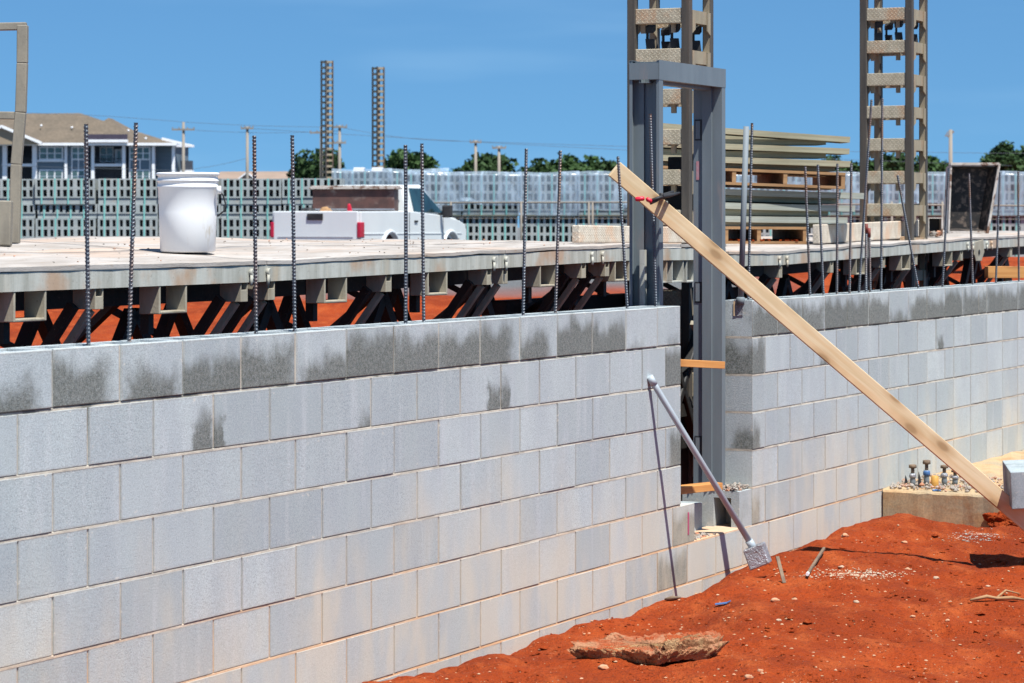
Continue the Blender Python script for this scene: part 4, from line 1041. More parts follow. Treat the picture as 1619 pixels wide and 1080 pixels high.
for i in range(520):
    px = lerp(1408, 1600, rr.random()**1.3); dd = lerp(17.42, 17.02, (px-1396)/204)+.07+rr.random()**1.2*1.0; x, y = (px-CX)/F*dd, dd
    if dd > dline(px, 0)-.02: continue
    s = rr.uniform(.005, .018); c = Vector((x-fx, y-fy, FT+.005+rr.random()*.02)); n0 = len(q.v)
    for w in ((1, 0, 0), (-1, 0, 0), (0, 1, 0), (0, -1, 0), (0, 0, 1), (0, 0, -1)):
        q.v.append(tuple(c+Vector(w)*s*rr.uniform(.6, 1.1)))
    for f in ((0, 2, 4), (2, 1, 4), (1, 3, 4), (3, 0, 4), (2, 0, 5), (1, 2, 5), (3, 1, 5), (0, 3, 5)): q.face([n0+k for k in f])
ro_ = q.build('rubble', MT['rubble'], ft); ro_['kind'] = 'stuff'
for k, (px, yt, blue, lab) in enumerate(((1443, 732, 0, 'capped pipe stub wrapped in grey tape, leftmost on the footing'), (1465, 726, 1, 'capped pipe stub wrapped with blue tape on the footing'), (1493, 735, 0, 'capped pipe stub with hose clamp right of the yellow stub'), (1510, 744, 0, 'capped pipe stub half hidden by the pine brace'))):
    dd = 17.62+.05*k; P = G(px, 768, dd); P.z = FT; H = (768-yt)/F*dd
    s_ = tag(empty('pipe_stub', P), lab, 'pipe stub', 'pipe stubs on the footing')
    q = MB(); q.lathe([(.016, 0), (.018, H*.25), (.015, H*.5), (.019, H*.55), (.016, H*.62)], 14); q.build('sleeve', MT['pvc'], s_)
    q = MB(); q.lathe([(.019, H*.42), (.023, H*.45), (.022, H*.56), (.018, H*.6)], 14); q.build('wrap', MT['bluerag' if blue else 'tape'], s_)
    q = MB(); q.lathe([(.011, H*.55), (.011, H*.85)], 12); q.build('neck', MT['stake'], s_)
    q = MB(); q.lathe([(.020, H*.84), (.025, H*.86), (.024, H*.98), (.018, H)], 6); q.build('cap', MT['stake'], s_)
P = G(1478, 770, 17.55); P.z = FT; q = MB(); q.lathe([(.024, 0), (.026, .006), (.024, .03), (.0235, .075), (.018, .078), (.016, .04)], 20); o = q.build('yellow_pipe_stub', MT['yellow'], loc=P); tag(o, 'short yellow plastic pipe stub between the capped stubs', 'pipe stub')
for px, yt, lab in ((1433, 748, 'black pointed strap end sticking up, left of all pipe stubs'), (1454, 742, 'black pointed strap end between the two left pipe stubs')):
    P = G(px, 768, 17.6); P.z = FT; H = (768-yt)/F*17.6; q = MB(); q.prism([(-.01, 0), (.012, 0), (.006, H*.6), (-.006, H), (-.010, H*.6)], lambda a, b: (a, -.002, b), lambda a, b: (a, .002, b)); o = q.build('strap_end', MT['black'], loc=P); tag(o, lab, 'strap')
q = rubble_mb(6, lambda r: r.uniform(-.02, .02), lambda r: r.uniform(-.01, .01), lambda r, x, y: 0, .01, .02, 12); P = G(1481, 776, 17.35); P.z = FT+.002; o = q.build('blue_tape_scrap', MT['bluerag'], loc=P); tag(o, 'crumpled blue tape scrap on the footing edge', 'scrap')

# ------------------------------------------------------------------ ground items
def gpt(px, py, it=12):
    d = EYE*F/(py-HY)
    for _ in range(it):
        x = (px-CX)/F*d; d = .5*d+.5*(EYE-hterr(x, d))*F/(py-HY)
    return Vector(((px-CX)/F*d, d, hterr((px-CX)/F*d, d)))
def rock(name, P, sx, sy, sz, mat, seed, sub=4, rough=.35, flat=0, rotz=0):
    bm = bmesh.new(); bmesh.ops.create_icosphere(bm, subdivisions=sub, radius=1)
    for v in bm.verts:
        p = v.co.copy(); k = 1+rough*noise.fractal(p*1.3+Vector((seed, 0, 0)), 1, 2, 5)
        if sub > 4: k += .10*noise.fractal(p*6+Vector((0, seed, 0)), 1, 2, 4)
        p *= k
        if flat and p.z > flat: p.z = flat+(p.z-flat)*.18
        v.co = Vector((p.x*sx, p.y*sy, p.z*sz))
    me = bpy.data.meshes.new(name); bm.to_mesh(me); bm.free(); me.materials.append(mat)
    me.polygons.foreach_set('use_smooth', [True]*len(me.polygons))
    o = bpy.data.objects.new(name, me); COL.objects.link(o); o.location = P; o.rotation_euler.z = rotz; return o
def mat_slabrock():
    m, t = nt('crusted_clay_slab'); g = N(t); tc = g.n('ShaderNodeTexCoord').outputs['Object']; ge = g.n('ShaderNodeNewGeometry')
    s = g.n('ShaderNodeSeparateXYZ'); g.l(ge.outputs['Normal'], s.inputs[0])
    c1 = g.mix(g.ss(g.noise(tc, 12, 4), .4, .6), (.52, .34, .17), (.38, .19, .09)); c1 = g.mix(g.ss(g.noise(tc, 30, 4, .7), .55, .65), c1, (.16, .09, .05))
    c2 = g.mix(g.ss(g.noise(tc, 7, 5, .7), .4, .62), (.38, .075, .022), (.44, .22, .12))
    nz = g.math('ADD', s.outputs[2], g.math('MULTIPLY', g.math('SUBTRACT', g.noise(tc, 12, 3), .5), .6))
    c = g.mix(g.ss(nz, .2, .5), c1, c2)
    g.out(c, .95, 0, g.bump(g.math('ADD', g.noise(tc, 25, 5, .75), g.noise(tc, 90, 4, .7)), .9, .02), .15); return m
MT['slabrock'] = mat_slabrock()
def upward(o, seg):   # helper for plain tags
    return o
sl = tag(empty('crusted_slab', gpt(1018, 1046)-Vector((0, 0, .006))), 'broken crusty slab of ochre mortar and clay lying on the red ground', 'slab')
def slab_piece(outline, z0, z1, seed, nm='chunk'):
    q = MB(); n = len(outline); cx_ = sum(p[0] for p in outline)/n; cy_ = sum(p[1] for p in outline)/n; N2 = 300
    per = []
    for i in range(N2):
        f = i/N2*n; k = int(f); a = outline[k % n]; b = outline[(k+1) % n]; u_ = f-k
        u_ = u_*u_*(3-2*u_)*.4+u_*.6
        per.append((lerp(a[0], b[0], u_), lerp(a[1], b[1], u_)))
    H = z1-z0
    prof = [(.10, z0), (.5, z0), (.78, z0)]+[(lerp(.88, 1.0, math.sin(t*1.57)), z0+H*t*.9) for t in [k/9 for k in range(10)]]+[(.985, z1), (.95, z1+.003), (.9, z1), (.82, z1-.002), (.72, z1), (.6, z1+.002), (.45, z1-.003), (.3, z1), (.15, z1), (.02, z1)]
    for s, z in prof:
        for i, (x, y) in enumerate(per):
            p = Vector((x*6, y*6, z*14)); w = noise.fractal(p*2.0+Vector((seed, 0, 0)), 1, 2, 3); w2 = noise.fractal(p*7, 1, 2, 3); w3 = noise.noise(p*20)
            e = 1 if s > .66 else .25
            ss_ = s*(1+(.10*w+.07*w2+.035*w3)*e); zz_ = z+.018*w*e+(.010*w2+.005*w3)*(1 if z > z0 else .3)
            q.v.append((cx_+(x-cx_)*ss_, cy_+(y-cy_)*ss_, zz_))
    for j in range(len(prof)-1):
        for i in range(N2):
            k = (i+1) % N2; q.face((j*N2+i, j*N2+k, (j+1)*N2+k, (j+1)*N2+i))
    q.face(list(range(N2))[::-1]); q.face([(len(prof)-1)*N2+i for i in range(N2)])
    return q.build(nm, MT['slabrock'], sl)
slab_piece([(-.31, .04), (-.22, -.02), (-.12, -.03), (-.03, -.09), (.05, -.15), (.08, -.10), (.12, -.03), (.2, 0), (.29, .02), (.33, .12), (.30, .24), (.18, .32), (0, .36), (-.15, .32), (-.26, .22)], .010, .060, 3)
slab_piece([(.08, -.06), (.13, -.02), (.22, .02), (.31, .07), (.34, .16), (.30, .24), (.2, .22), (.1, .1)], .050, .094, 9, 'upper_crust')
P = gpt(1592, 836); o = rock('clay_clod', P+Vector((0, 0, .035)), .12, .09, .07, MT['clay'], 3, 5, .55); tag(o, 'dark jagged clump of red clay under the brace at the right', 'clod')
STN = [(955, 1058, 17, 'pebble', 'tan stone just in front of the crusty slab'), (1028, 1050, 11, 'pebble', 'pale stone at the tip of the crusty slab'), (1184, 1072, 13, 'pebble', 'flat tan stone at the bottom edge below the slab'), (1202, 1062, 10, 'pebble', 'rounded stone right of the slab near the bottom edge'),
       (1354, 953, 9, 'pebble', 'pale angular stone in the middle of the clay'), (1443, 976, 8, 'pebble', 'tan stone below the middle of the clay'), (1498, 982, 7, 'pebble', 'small pointed stone left of the twig'), (1430, 859, 9, 'pebble', 'dark-sided stone below the footing'),
       (1231, 982, 8, 'pebble', 'white stone between slab and flat bar'), (1562, 928, 7, 'pebble', 'grey stone under the brace shadow'), (1330, 898, 9, 'pebble', 'white-grey stone above the gravel trail'), (1336, 850, 11, 'pebble', 'flat whitish stone near the right wall foot'),
       (1435, 898, 8, 'pebble', 'buff stone at the right end of the gravel trail'), (1480, 913, 9, 'pebble', 'grey stone just under the shadow line'), (1225, 951, 13, 'pebble', 'buff double stone between the wall and the slab'), (1256, 949, 9, 'pebble', 'orange stone below the flat bar'), (1420, 1056, 6, 'pebble', 'small pointed stone at the bottom right'), (1460, 950, 14, 'clod', 'rough red clod at centre right')]
for i, (px, py, s, nm, lab) in enumerate(STN):
    P = gpt(px, py); r_ = s*.5*P.y/F*1.05; o = rock(nm if nm != 'clod' else 'clay_clod', P+Vector((0, 0, r_*.25)), r_, r_*.8, r_*.55, MT['clay' if nm == 'clod' else ('gravel' if 'white' in lab or 'pale' in lab or 'grey' in lab else 'stone')], i*3.1, 3, .35); tag(o, lab, 'stone', 'stones on the red clay')
def pebble_field(n, gen, s0, s1, seed):
    rr = random.Random(seed); q = MB()
    for i in range(n):
        px, py = gen(rr)
        P = gpt(px, py, 5)
        if U[0]*P.y-U[1]*P.x > 5.22: continue
        s = s0*(s1/s0)**(rr.random()**2.2); n0 = len(q.v); a = rr.random()*6
        for w in ((1, 0, 0), (-1, 0, 0), (0, 1, 0), (0, -1, 0), (.7, .7, .3), (-.7, -.6, .35), (.1, 0, 1), (0, 0, -.6)):
            v = Vector(w)*s*rr.uniform(.7, 1.15); v.z *= .6; v = Matrix.Rotation(a, 3, 'Z') @ v
            q.v.append(tuple(P+v+Vector((0, 0, s*.15))))
        for f in ((0, 4, 6), (4, 2, 6), (2, 1, 6), (1, 5, 6), (5, 3, 6), (3, 0, 6), (0, 4, 7), (4, 2, 7), (2, 1, 7), (1, 5, 7), (5, 3, 7), (3, 0, 7)): q.face([n0+k for k in f])
    return q
q = pebble_field(3200, lambda r: (r.uniform(560, 1700), r.uniform(835, 1120)), .0014, .010, 11); o = q.build('gravel', MT['stone'], loc=(0, 0, 0)); tag(o, 'small tan pebbles scattered over the red clay', 'gravel', kind='stuff')
q = pebble_field(2600, lambda r: (r.uniform(560, 1700), r.uniform(835, 1120)), .003, .012, 13); o = q.build('clay_crumbs', MT['clay'], loc=(0, 0, 0)); tag(o, 'red crumbs of dried clay over the ground', 'crumbs', kind='stuff')
q = pebble_field(380, lambda r: (r.uniform(560, 1700), r.uniform(835, 1120)), .008, .026, 21); o = q.build('clay_crumbs', MT['clay'], loc=(0, 0, 0)); tag(o, 'larger red clods lying loose over the clay', 'clods', kind='stuff')
q = pebble_field(500, lambda r: (r.gauss(1350, 38), r.gauss(908, 4.0)), .003, .009, 12); o = q.build('gravel', MT['gravel'], loc=(0, 0, 0)); tag(o, 'trail of buff gravel right of the stick', 'gravel', kind='stuff')
q = pebble_field(420, lambda r: (r.gauss(1545, 18), r.gauss(848, 4)), .003, .008, 14); o = q.build('gravel', MT['rubble'], loc=(0, 0, 0)); tag(o, 'whitish gravel patch near the footing', 'gravel', kind='stuff')
def stick(a, b, w, h, mat, name, lab, cat, lift=.01, tipmat=None):
    A = gpt(*a); Bp = gpt(*b); A.z += lift; Bp.z += lift; q = MB(); q.bar(A, Bp, w, h); o = q.build(name, MT[mat], bevel=.002); tag(o, lab, cat); return o, A, Bp
Bq = gpt(1240, 922); Aq = G(1229, 880, Bq.y+.10); q = MB(); q.bar(Aq, Bq, .018, .007); o = q.build('flat_bar', MT['stake'], bevel=.001); tag(o, 'flat brown steel bar stuck aslant in the clay beside the tamper head', 'bar')
o, A, Bp = stick((1303, 880), (1277, 918), .014, .013, 'stake', 'wooden_stick', 'short stick with a white tip lying on the clay', 'stick', .034)
v = (Bp-A).normalized(); q = MB(); q.tube([Bp-v*.012-o.location, Bp+v*.014-o.location], .009, 10); q.build('white_tip', MT['white'], o)
A = gpt(1536, 953); pts = [gpt(1534, 953), gpt(1560, 951), gpt(1576, 950), gpt(1600, 953), gpt(1625, 953)]; q = MB()
q.tube([p+Vector((0, 0, .012+.012*(i % 2))) for i, p in enumerate(pts)], [.006, .009, .007, .009, .004], 8); q.tube([pts[2]+Vector((0, 0, .015)), gpt(1590, 944)+Vector((0, 0, .03)), gpt(1612, 946)+Vector((0, 0, .02))], [.006, .005, .003], 7)
o = q.build('twig', MT['palletwood']); tag(o, 'forked brown twig lying at the right edge of the clay', 'twig')
pts = [gpt(1051, 951), gpt(1062, 949), gpt(1076, 948)]; q = MB(); q.tube([p+Vector((0, 0, .01)) for p in pts], [.005, .012, .004], 7); o = q.build('bark_scrap', MT['stake']); tag(o, 'dark bark scrap on the clay near the left wall foot', 'scrap')
P = gpt(1140, 957); q = MB(); q.obox(P+Vector((0, 0, .008)), (.028, .004, .003), (0, .01, .001), (0, 0, .002)); q.obox(P+Vector((.03, .01, .012)), (.016, .0, .008), (0, .008, .0), (0, 0, .002)); o = q.build('blue_tape_scrap', MT['bluerag']); tag(o, 'torn scrap of blue tape lying on the clay', 'scrap')

# ------------------------------------------------------------------ block pallets in the background
BG = 60.0; PXM = F/BG
ORD = ['first', 'second', 'third', 'fourth', 'fifth', 'sixth', 'seventh', 'eighth', 'ninth', 'tenth', 'eleventh', 'twelfth', 'thirteenth', 'fourteenth']
protos = {}
def block_pallet_proto(rows, w, band):
    """cube of lattice blocks: rows of cored faces, depth 1 m"""
    root = empty('block_pallet', (0, 0, 0)); ch = .205; H = rows*ch+band; cols = int(w/.131)
    q = MB(); cw = w/cols
    q.box(0, w, .30, 1.0, 0, H-.002)                       # far half, solid
    q.box(0, w, .02, .30, 0, band)                          # bottom ledge
    for r in range(rows):
        z0 = band+r*ch; q.box(0, w, .0, .298, z0, z0+.030); q.box(0, w, .0, .298, z0+ch-.030, z0+ch-.003)
        for c in range(cols+1):
            x = c*cw; a = .030 if c % 3 else .044
            q.box(max(0, x-a), min(w, x+a), .0, .296, z0+.030, z0+ch-.030)
    q.build('block_stack', MT['cmu'], root)
    for k, x in enumerate((.16, .42, .70, .96)):
        if x < w-.05:
            c = round(x/cw)*cw; s = MB(); s.box(c-.016, c+.016, -.006, -.001, 0, H); s.build('strap', MT['teal'], root)
    return root, H
def pal(kind, rows, w, band, loc, lab, grp, film=False):
    key = (rows, round(w, 2), band)
    if key not in protos: root, H = block_pallet_proto(rows, w, band); protos[key] = (root, H); c = root
    else:
        root, H = protos[key]; c = copy_tree(root)
        for ch in list(c.children):
            if ch.name.startswith('shrink_wrap'): bpy.data.objects.remove(ch)
    c.location = loc; tag(c, lab, 'block pallet', grp)
    return c, H
zb = EYE-(383-HY)/PXM
w = 1.30; xs0 = -30; k = 0; wpx = w*PXM
def gx(px): return (px-CX)/F*BG
films = []
GZ = .8
tiers = [(3, 'bottom tier', GZ, 5, .10), (2, 'middle tier', None, 1, .12), (1, 'top tier', None, 2, .13)]
# left bank
col = 0; px = -40
while px < 505:
    z = hterr(gx(px), BG)-.1
    zt = EYE+(HY-282)/PXM
    z2 = zt-(2*.205+.13); z3 = z2-(.205+.10)
    nm = ORD[col]
    jx = random.uniform(-.03, .03)
    pal('t', 2, w-.04, .13, (gx(px)+jx, BG+random.uniform(-.05, .05), z2+random.uniform(-.012, .012)), 'top tier pallet of grey cored blocks, %s from the left' % nm, 'unwrapped block pallets at left')
    pal('m', 1, w-.04, .10, (gx(px)-jx, BG+random.uniform(-.05, .05), z3), 'thin middle tier pallet of grey cored blocks, %s from the left' % nm, 'unwrapped block pallets at left')
    c, H = pal('b', 4, w-.04, .10, (gx(px)+jx*.5, BG+random.uniform(-.05, .05), z3-(4*.205+.10)), 'bottom tier pallet of grey cored blocks, %s from the left' % nm, 'unwrapped block pallets at left')
    px += wpx; col += 1
# right bank, film over upper tier
def film_mesh(w, H, drop, seed):
    q = MB(); nx_ = 26; rows_ = []
    path = [(1.0, H+.03), (.5, H+.06), (.05, H+.05), (-.05, H-.02), (-.07, H*.75), (-.08, H*.5), (-.09, H*.25), (-.08, H-drop)]
    pp = []
    for (a, b) in zip(path, path[1:]):
        for i in range(5): pp.append((lerp(a[0], b[0], i/5), lerp(a[1], b[1], i/5)))
    pp.append(path[-1])
    for j, (y, z) in enumerate(pp):
        for i in range(nx_+1):
            x = lerp(-.06, w+.06, i/nx_)
            n1 = noise.fractal(Vector((x*1.6+seed*5, y*1.5, z*1.2)), 1, 2, 3)
            dz = .05*noise.noise(Vector((x*1.1+seed*3, 1, 1))) if j < 18 else 0
            hang = .30*max(0, noise.noise(Vector((x*1.3+seed*2.7, 3, 8))))*(1 if j > len(pp)-6 else 0)
            q.v.append((x, y-.05*n1*(1 if j > 12 else 0), z+dz+hang))
    W = nx_+1
    for j in range(len(pp)-1):
        for i in range(nx_): q.face((j*W+i, j*W+i+1, (j+1)*W+i+1, (j+1)*W+i), smooth=True)
    return q
col = 0; px = 640; BG2 = 63.8; P2M = F/BG2
def gx2(px): return (px-CX)/F*BG2
while px < 1640:
    zt = EYE+(HY-275)/P2M; nm = ORD[min(col, 13)]
    rows = 4; Ht = rows*.205+.10; z2 = zt-Ht
    up, H = pal('w', 4, w-.04, .10, (gx2(px), BG2+.0, z2), 'shrink-wrapped pallet of grey blocks, %s in the row starting at the pickup' % nm, 'wrapped block pallets')
    drop = H*random.choice([.78, 1.0, .9, 1.02])
    f = film_mesh(w-.04, H, drop, col+1).build('shrink_wrap', MT['film'], up, fixn=False)
    z3 = z2-.03
    lo, H3 = pal('l', 4, w-.04, .10, (gx2(px)+random.uniform(-.04, .04), BG2, z2-.02-(4*.205+.10)), 'unwrapped block pallet under the %s wrapped pallet right of the pickup' % nm, 'block pallets under the wrapped row')
    q = MB(); q.box(-.03, w-.01, -.07, 1.0, -.022, -.001); q.build('wooden_base', MT['cloth'], up)
    px += w*P2M; col += 1
# pallets behind the pickup, lower
px = 505; k = 0
while px < 640:
    c, H = pal('w', 4, w-.04, .10, (gx(px), BG+5, EYE+(HY-270)/F*65-.92), 'wrapped block pallet behind the pickup box, %s from the left' % ORD[k], 'wrapped block pallets behind the pickup')
    film_mesh(w-.04, H, H*.5, k+30).build('shrink_wrap', MT['film'], c, fixn=False)
    c2, H2 = pal('w', 4, w-.04, .10, (gx(px), BG+5, EYE+(HY-270)/F*65-.92-.95), 'block pallet low behind the pickup box, %s from the left' % ORD[k], 'wrapped block pallets behind the pickup')
    px += w*PXM; k += 1
# small white slabs on top
for px, lab in ((567, 'left small white cap stack on the wrapped pallets'), (596, 'right small white cap stack on the wrapped pallets')):
    P = G(px, 271, 62.5); q = MB(); q.box(-.12, .12, 0, .3, 0, .055); q.box(-.11, .13, .01, .3, .058, .09); o = q.build('cap_blocks', MT['white'], loc=P); tag(o, lab, 'blocks')
# pipe fence
FD = 62.2
fc = tag(empty('pipe_fence', G(900, HY, FD)*1.0), 'thin wire and pipe fence running in front of the block pallets', 'fence'); fc.location.z = GZ; f0 = Vector(fc.location)
xsf = [60, 180, 300, 424, 555, 713, 824, 931, 937, 1050, 1170, 1290, 1410, 1490, 1640]
q = MB()
q.tube([G(560, 321, FD)-f0, G(1000, 320, FD)-f0, G(1700, 326, FD)-f0], .02, 6); q.build('top_rail', MT['pole'], fc)
q = MB(); q.tube([G(560, 345, FD)-f0, G(1700, 347, FD)-f0], .006, 5); q.build('wire', MT['pole'], fc)
for x in xsf[5:]:
    p = G(x, 320, FD)-f0; q = MB(); q.tube([(p.x, 0, 0), (p.x, 0, p.z+.02)], .022, 8); q.build('post', MT['pole'], fc)

# ------------------------------------------------------------------ pickup
TY = 55.5; T0 = G(499, HY, TY); T0.z = GZ-.02
tk = tag(empty('pickup_truck', T0, R(-19.5)), 'white pickup truck parked among the block pallets, tailgate towards the wall', 'pickup truck')
W2 = 1.0*.945
def tbox(nm, mat, *a, bevel=0, parent=None): q = MB(); q.box(*a); return q.build(nm, MT[mat], parent or tk, bevel=bevel)
side = [(.06, .62), (.06, 1.30), (2.05, 1.33), (2.12, .55), (1.72, .52)]
def arch(cy, r, z): return [(cy+r*math.cos(a), z+r*math.sin(a)) for a in [math.pi*i/10 for i in range(11)]]
body = [(.04, .60), (.7, .50)]+[(p[0], p[1]) for p in arch(1.55, .46, .42)][::-1]+[(4.3, .5)]+arch(4.95, .46, .42)[::-1]+[(5.75, .5), (5.88, .62), (5.9, .95), (5.82, 1.06), (5.5, 1.14), (4.65, 1.24), (2.60, 1.33), (.04, 1.31)]
for s in (-1, 1):
    x0 = s*W2; x1 = s*(W2-.07); q = MB()
    q.prism(body, lambda a, b, x0=x0: (x0, a, b), lambda a, b, x1=x1: (x1, a, b))
    q.build('body_side', MT['truckw'], tk, bevel=.02)
for s in (-1, 1):   # flared arches
    for cy in (1.55, 4.95):
        q = MB(); rp = arch(cy, .50, .42); q.tube([(s*(W2+.01), a, b) for a, b in rp], .035, 8); q.build('wheel_arch', MT['truckw'], tk)
tbox('bed_floor', 'truckw', -W2+.07, W2-.07, .06, 2.55, .72, .76)
q = MB(); q.prism([(2.56, .45), (5.8, .5), (5.86, .95), (5.78, 1.08), (5.45, 1.19), (4.55, 1.29), (2.56, 1.31)], lambda a, b: (-W2+.075, a, b), lambda a, b: (W2-.075, a, b)); q.build('hood', MT['truckw'], tk, bevel=.03)
tg_ = tbox('tailgate', 'truckw', -W2+.05, W2-.05, -.02, .05, .66, 1.315, bevel=.02)
tbox('handle', 'black', -.17, .17, -.045, -.022, 1.14, 1.27, bevel=.015, parent=tg_); tbox('lower_crease', 'chrome', -.8, .8, -.03, -.022, .80, .815, parent=tg_)
tbox('bumper', 'chrome', -W2, W2, -.16, -.03, .46, .64, bevel=.02)
for s in (-1, 1): tbox('tail_light', 'tail', s*W2-(.0 if s < 0 else .05)-.012, s*W2+(.05 if s < 0 else 0)+.012, -.035, .19, .80, 1.10, bevel=.015)
# cab greenhouse
def loftbox(q, yz_b, yz_t, hb, ht):
    (y0, z0), (y1, z1) = yz_b; (y2, z2), (y3, z3) = yz_t
    q.hexa([(-hb, y0, z0), (hb, y0, z0), (hb, y1, z1), (-hb, y1, z1), (-ht, y2, z2), (ht, y2, z2), (ht, y3, z3), (-ht, y3, z3)])
q = MB(); loftbox(q, ((2.58, 1.27), (4.72, 1.25)), ((2.70, 1.86), (3.72, 1.88)), W2-.03, W2-.2); q.build('cab', MT['truckw'], tk, bevel=.05)
for s in (-1, 1):
    def sp(y, f): x = lerp(W2-.03, W2-.2, f); return (s*(x+.006), y, lerp(1.27, 1.87, f))
    q = MB(); p = [sp(2.92, .06), sp(4.55, .05), sp(3.72, .88), sp(2.98, .88)]; p2 = [(a[0]+s*.006, a[1], a[2]) for a in p]; q.hexa(p+p2); q.build('side_window', MT['glass'], tk)
    q = MB(); p = [sp(2.80, .0), sp(2.84, .0), sp(2.86, .92), sp(2.82, .92)]; p2 = [(a[0]+s*.012, a[1], a[2]) for a in p]; q.hexa(p+p2); q.build('door_pillar', MT['truckw'], tk)
    mr_ = tbox('mirror', 'black', s*(W2+.05), s*(W2+.27), 4.28, 4.38, 1.20, 1.46, bevel=.03)
    q = MB(); q.tube([(s*(W2-.05), 4.36, 1.25), (s*(W2+.06), 4.34, 1.3)], .03, 8); q.build('mirror_arm', MT['black'], mr_)
q = MB(); q.hexa([(-.6, 2.59, 1.38), (.6, 2.59, 1.38), (.6, 2.61, 1.38), (-.6, 2.61, 1.38), (-.52, 2.66, 1.78), (.52, 2.66, 1.78), (.52, 2.69, 1.78), (-.52, 2.69, 1.78)]); q.build('rear_window', MT['glass'], tk)
q = MB(); q.hexa([(-.80, 4.60, 1.30), (.80, 4.60, 1.30), (.80, 4.67, 1.31), (-.80, 4.67, 1.31), (-.68, 3.76, 1.84), (.68, 3.76, 1.84), (.68, 3.80, 1.85), (-.68, 3.80, 1.85)]); q.build('windscreen', MT['glass'], tk)
for s in (-1, 1):
    for cy in (1.55, 4.95):
        wh = empty('wheel', (s*(W2-.16), cy, .40)); wh.parent = tk
        q = MB(); pr_ = [(.24, -.12), (.36, -.12), (.39, -.09), (.40, 0), (.39, .09), (.36, .12), (.24, .12)]
        q.lathe(pr_, 28); q.v = [(c, a, b) for a, b, c in q.v]; q.build('tyre', MT['black'], wh)
        q = MB(); q.lathe([(.02, s*.07), (.10, s*.09), (.22, s*.10), (.245, s*.12), (.245, -s*.1)], 20); q.v = [(c, a, b) for a, b, c in q.v]; q.build('rim', MT['chrome'], wh)
for s in (-1, 1):
    q = MB(); q.box(s*(W2+.001)-.003, s*(W2+.001)+.003, 2.565, 2.595, .55, 1.30); q.build('bed_gap', MT['black'], tk)
    q = MB(); q.box(s*(W2+.001)-.003, s*(W2+.001)+.003, 4.50, 4.515, .55, 1.22); q.build('door_seam', MT['black'], tk)
    q = MB(); q.box(s*(W2+.012)-.012, s*(W2+.012)+.012, 2.85, 3.02, 1.10, 1.14); q.build('door_handle', MT['black'], tk, bevel=.005)
    q = MB(); q.box(s*(W2+.004)-.006, s*(W2+.004)+.006, .2, 5.6, .86, .885); q.build('side_crease', MT['truckw'], tk, bevel=.004)
# load in the bed
rot = Matrix.Rotation(R(-19.5), 3, 'Z')
def tw(x, y, z): return Vector(T0)+rot @ Vector((x, y, z))
jb = tag(empty('job_box', tw(-.02, 2.0, .765), R(-6)), 'brown rusted steel box standing in the pickup bed', 'box')
q = MB(); q.box(-.80, .86, -.3, .3, 0, 1.0); q.build('box_body', MT['rust'], jb, bevel=.01)
q = MB(); q.box(-.86, .93, -.36, .36, 1.003, 1.04); q.box(-.82, .90, -.33, .33, 1.043, 1.07); q.build('lid', MT['tubrim'], jb)
q = MB(); q.box(-.81, .87, -.315, -.302, .58, .61); q.build('trim_strip', MT['chrome'], jb)
q = MB(); q.prism([(-.09, 0), (.09, 0), (.06, .12), (-.02, .42), (-.07, .40)], lambda a, b: (a, -.1, b), lambda a, b: (a, .1, b)); o = q.build('red_fuel_spout', MT['redplastic'], loc=tw(.52, .55, 1.05), bevel=.02); tag(o, 'bright red plastic chute tip rising above the tailgate', 'plastic chute')
o.scale = (1, 1, 1)
o = rock('tool_bag', tw(-.40, .5, 1.28), .2, .2, .12, MT['black'], 2, 3, .4); tag(o, 'dark tool bag heaped behind the tailgate handle', 'bag')
o = rock('cable_heap', tw(.02, .5, 1.26), .16, .16, .13, MT['palletwood'], 6, 3, .4); tag(o, 'brown bundle of rope between the bag and the red chute', 'bundle')

# ------------------------------------------------------------------ buildings
AD = 370.0
def AG(px, py, dd=0): return G(px, py, AD+dd)
A0 = G(140, HY, AD); A0.z = .8
ap = tag(empty('apartment_building', A0), 'slate-blue apartment building with brown hipped roof and white trim', 'building')
def apx(px): return (px-140)/F*AD
def apz(py): return EYE-(py-HY)/F*AD-.8
def ab(nm, mat, x0, x1, y0, y1, d0, d1, parent=None, off=0):   # px rectangle; y0 top
    q = MB(); q.box(apx(x0), apx(x1), d0, d1, apz(y1), apz(y0)); return q.build(nm, MT[mat], parent or ap)
Z0 = HY+ .0
q = MB()
for (x0, x1, d0) in ((-60, 4, 2), (57, 139, 0), (204, 246, 0), (246, 276, 1.5)): q.box(apx(x0), apx(x1)-.01, d0, 16, 0, apz(227))
q.box(apx(4), apx(57)-.01, 5, 16, 0, apz(227)); q.box(apx(139), apx(204)-.01, 3, 16, 0, apz(227)); q.build('wall', MT['siding'], ap)
ab('porch_wall', 'dim', 5, 56, 228, 330, 4.8, 4.98); ab('porch_wall', 'dim', 141, 203, 228, 330, 2.8, 2.98)
# roof
ez = apz(228); q = MB()
E = [(-60, -1.2), (283, -1.2), (283, 17), (-60, 17)]
rid = [(52, 175), (108, 175)]
v = lambda px, py, d: (apx(px), d, apz(py))
F_ = [v(-70, 228, -1), v(280, 228, -1), v(280, 228, 17), v(-70, 228, 17)]
r0_, r1_ = v(-20, 176, 8), v(112, 175, 8)
m0, m1 = v(160, 190, 8), v(205, 205, 8)
n = len(q.v)

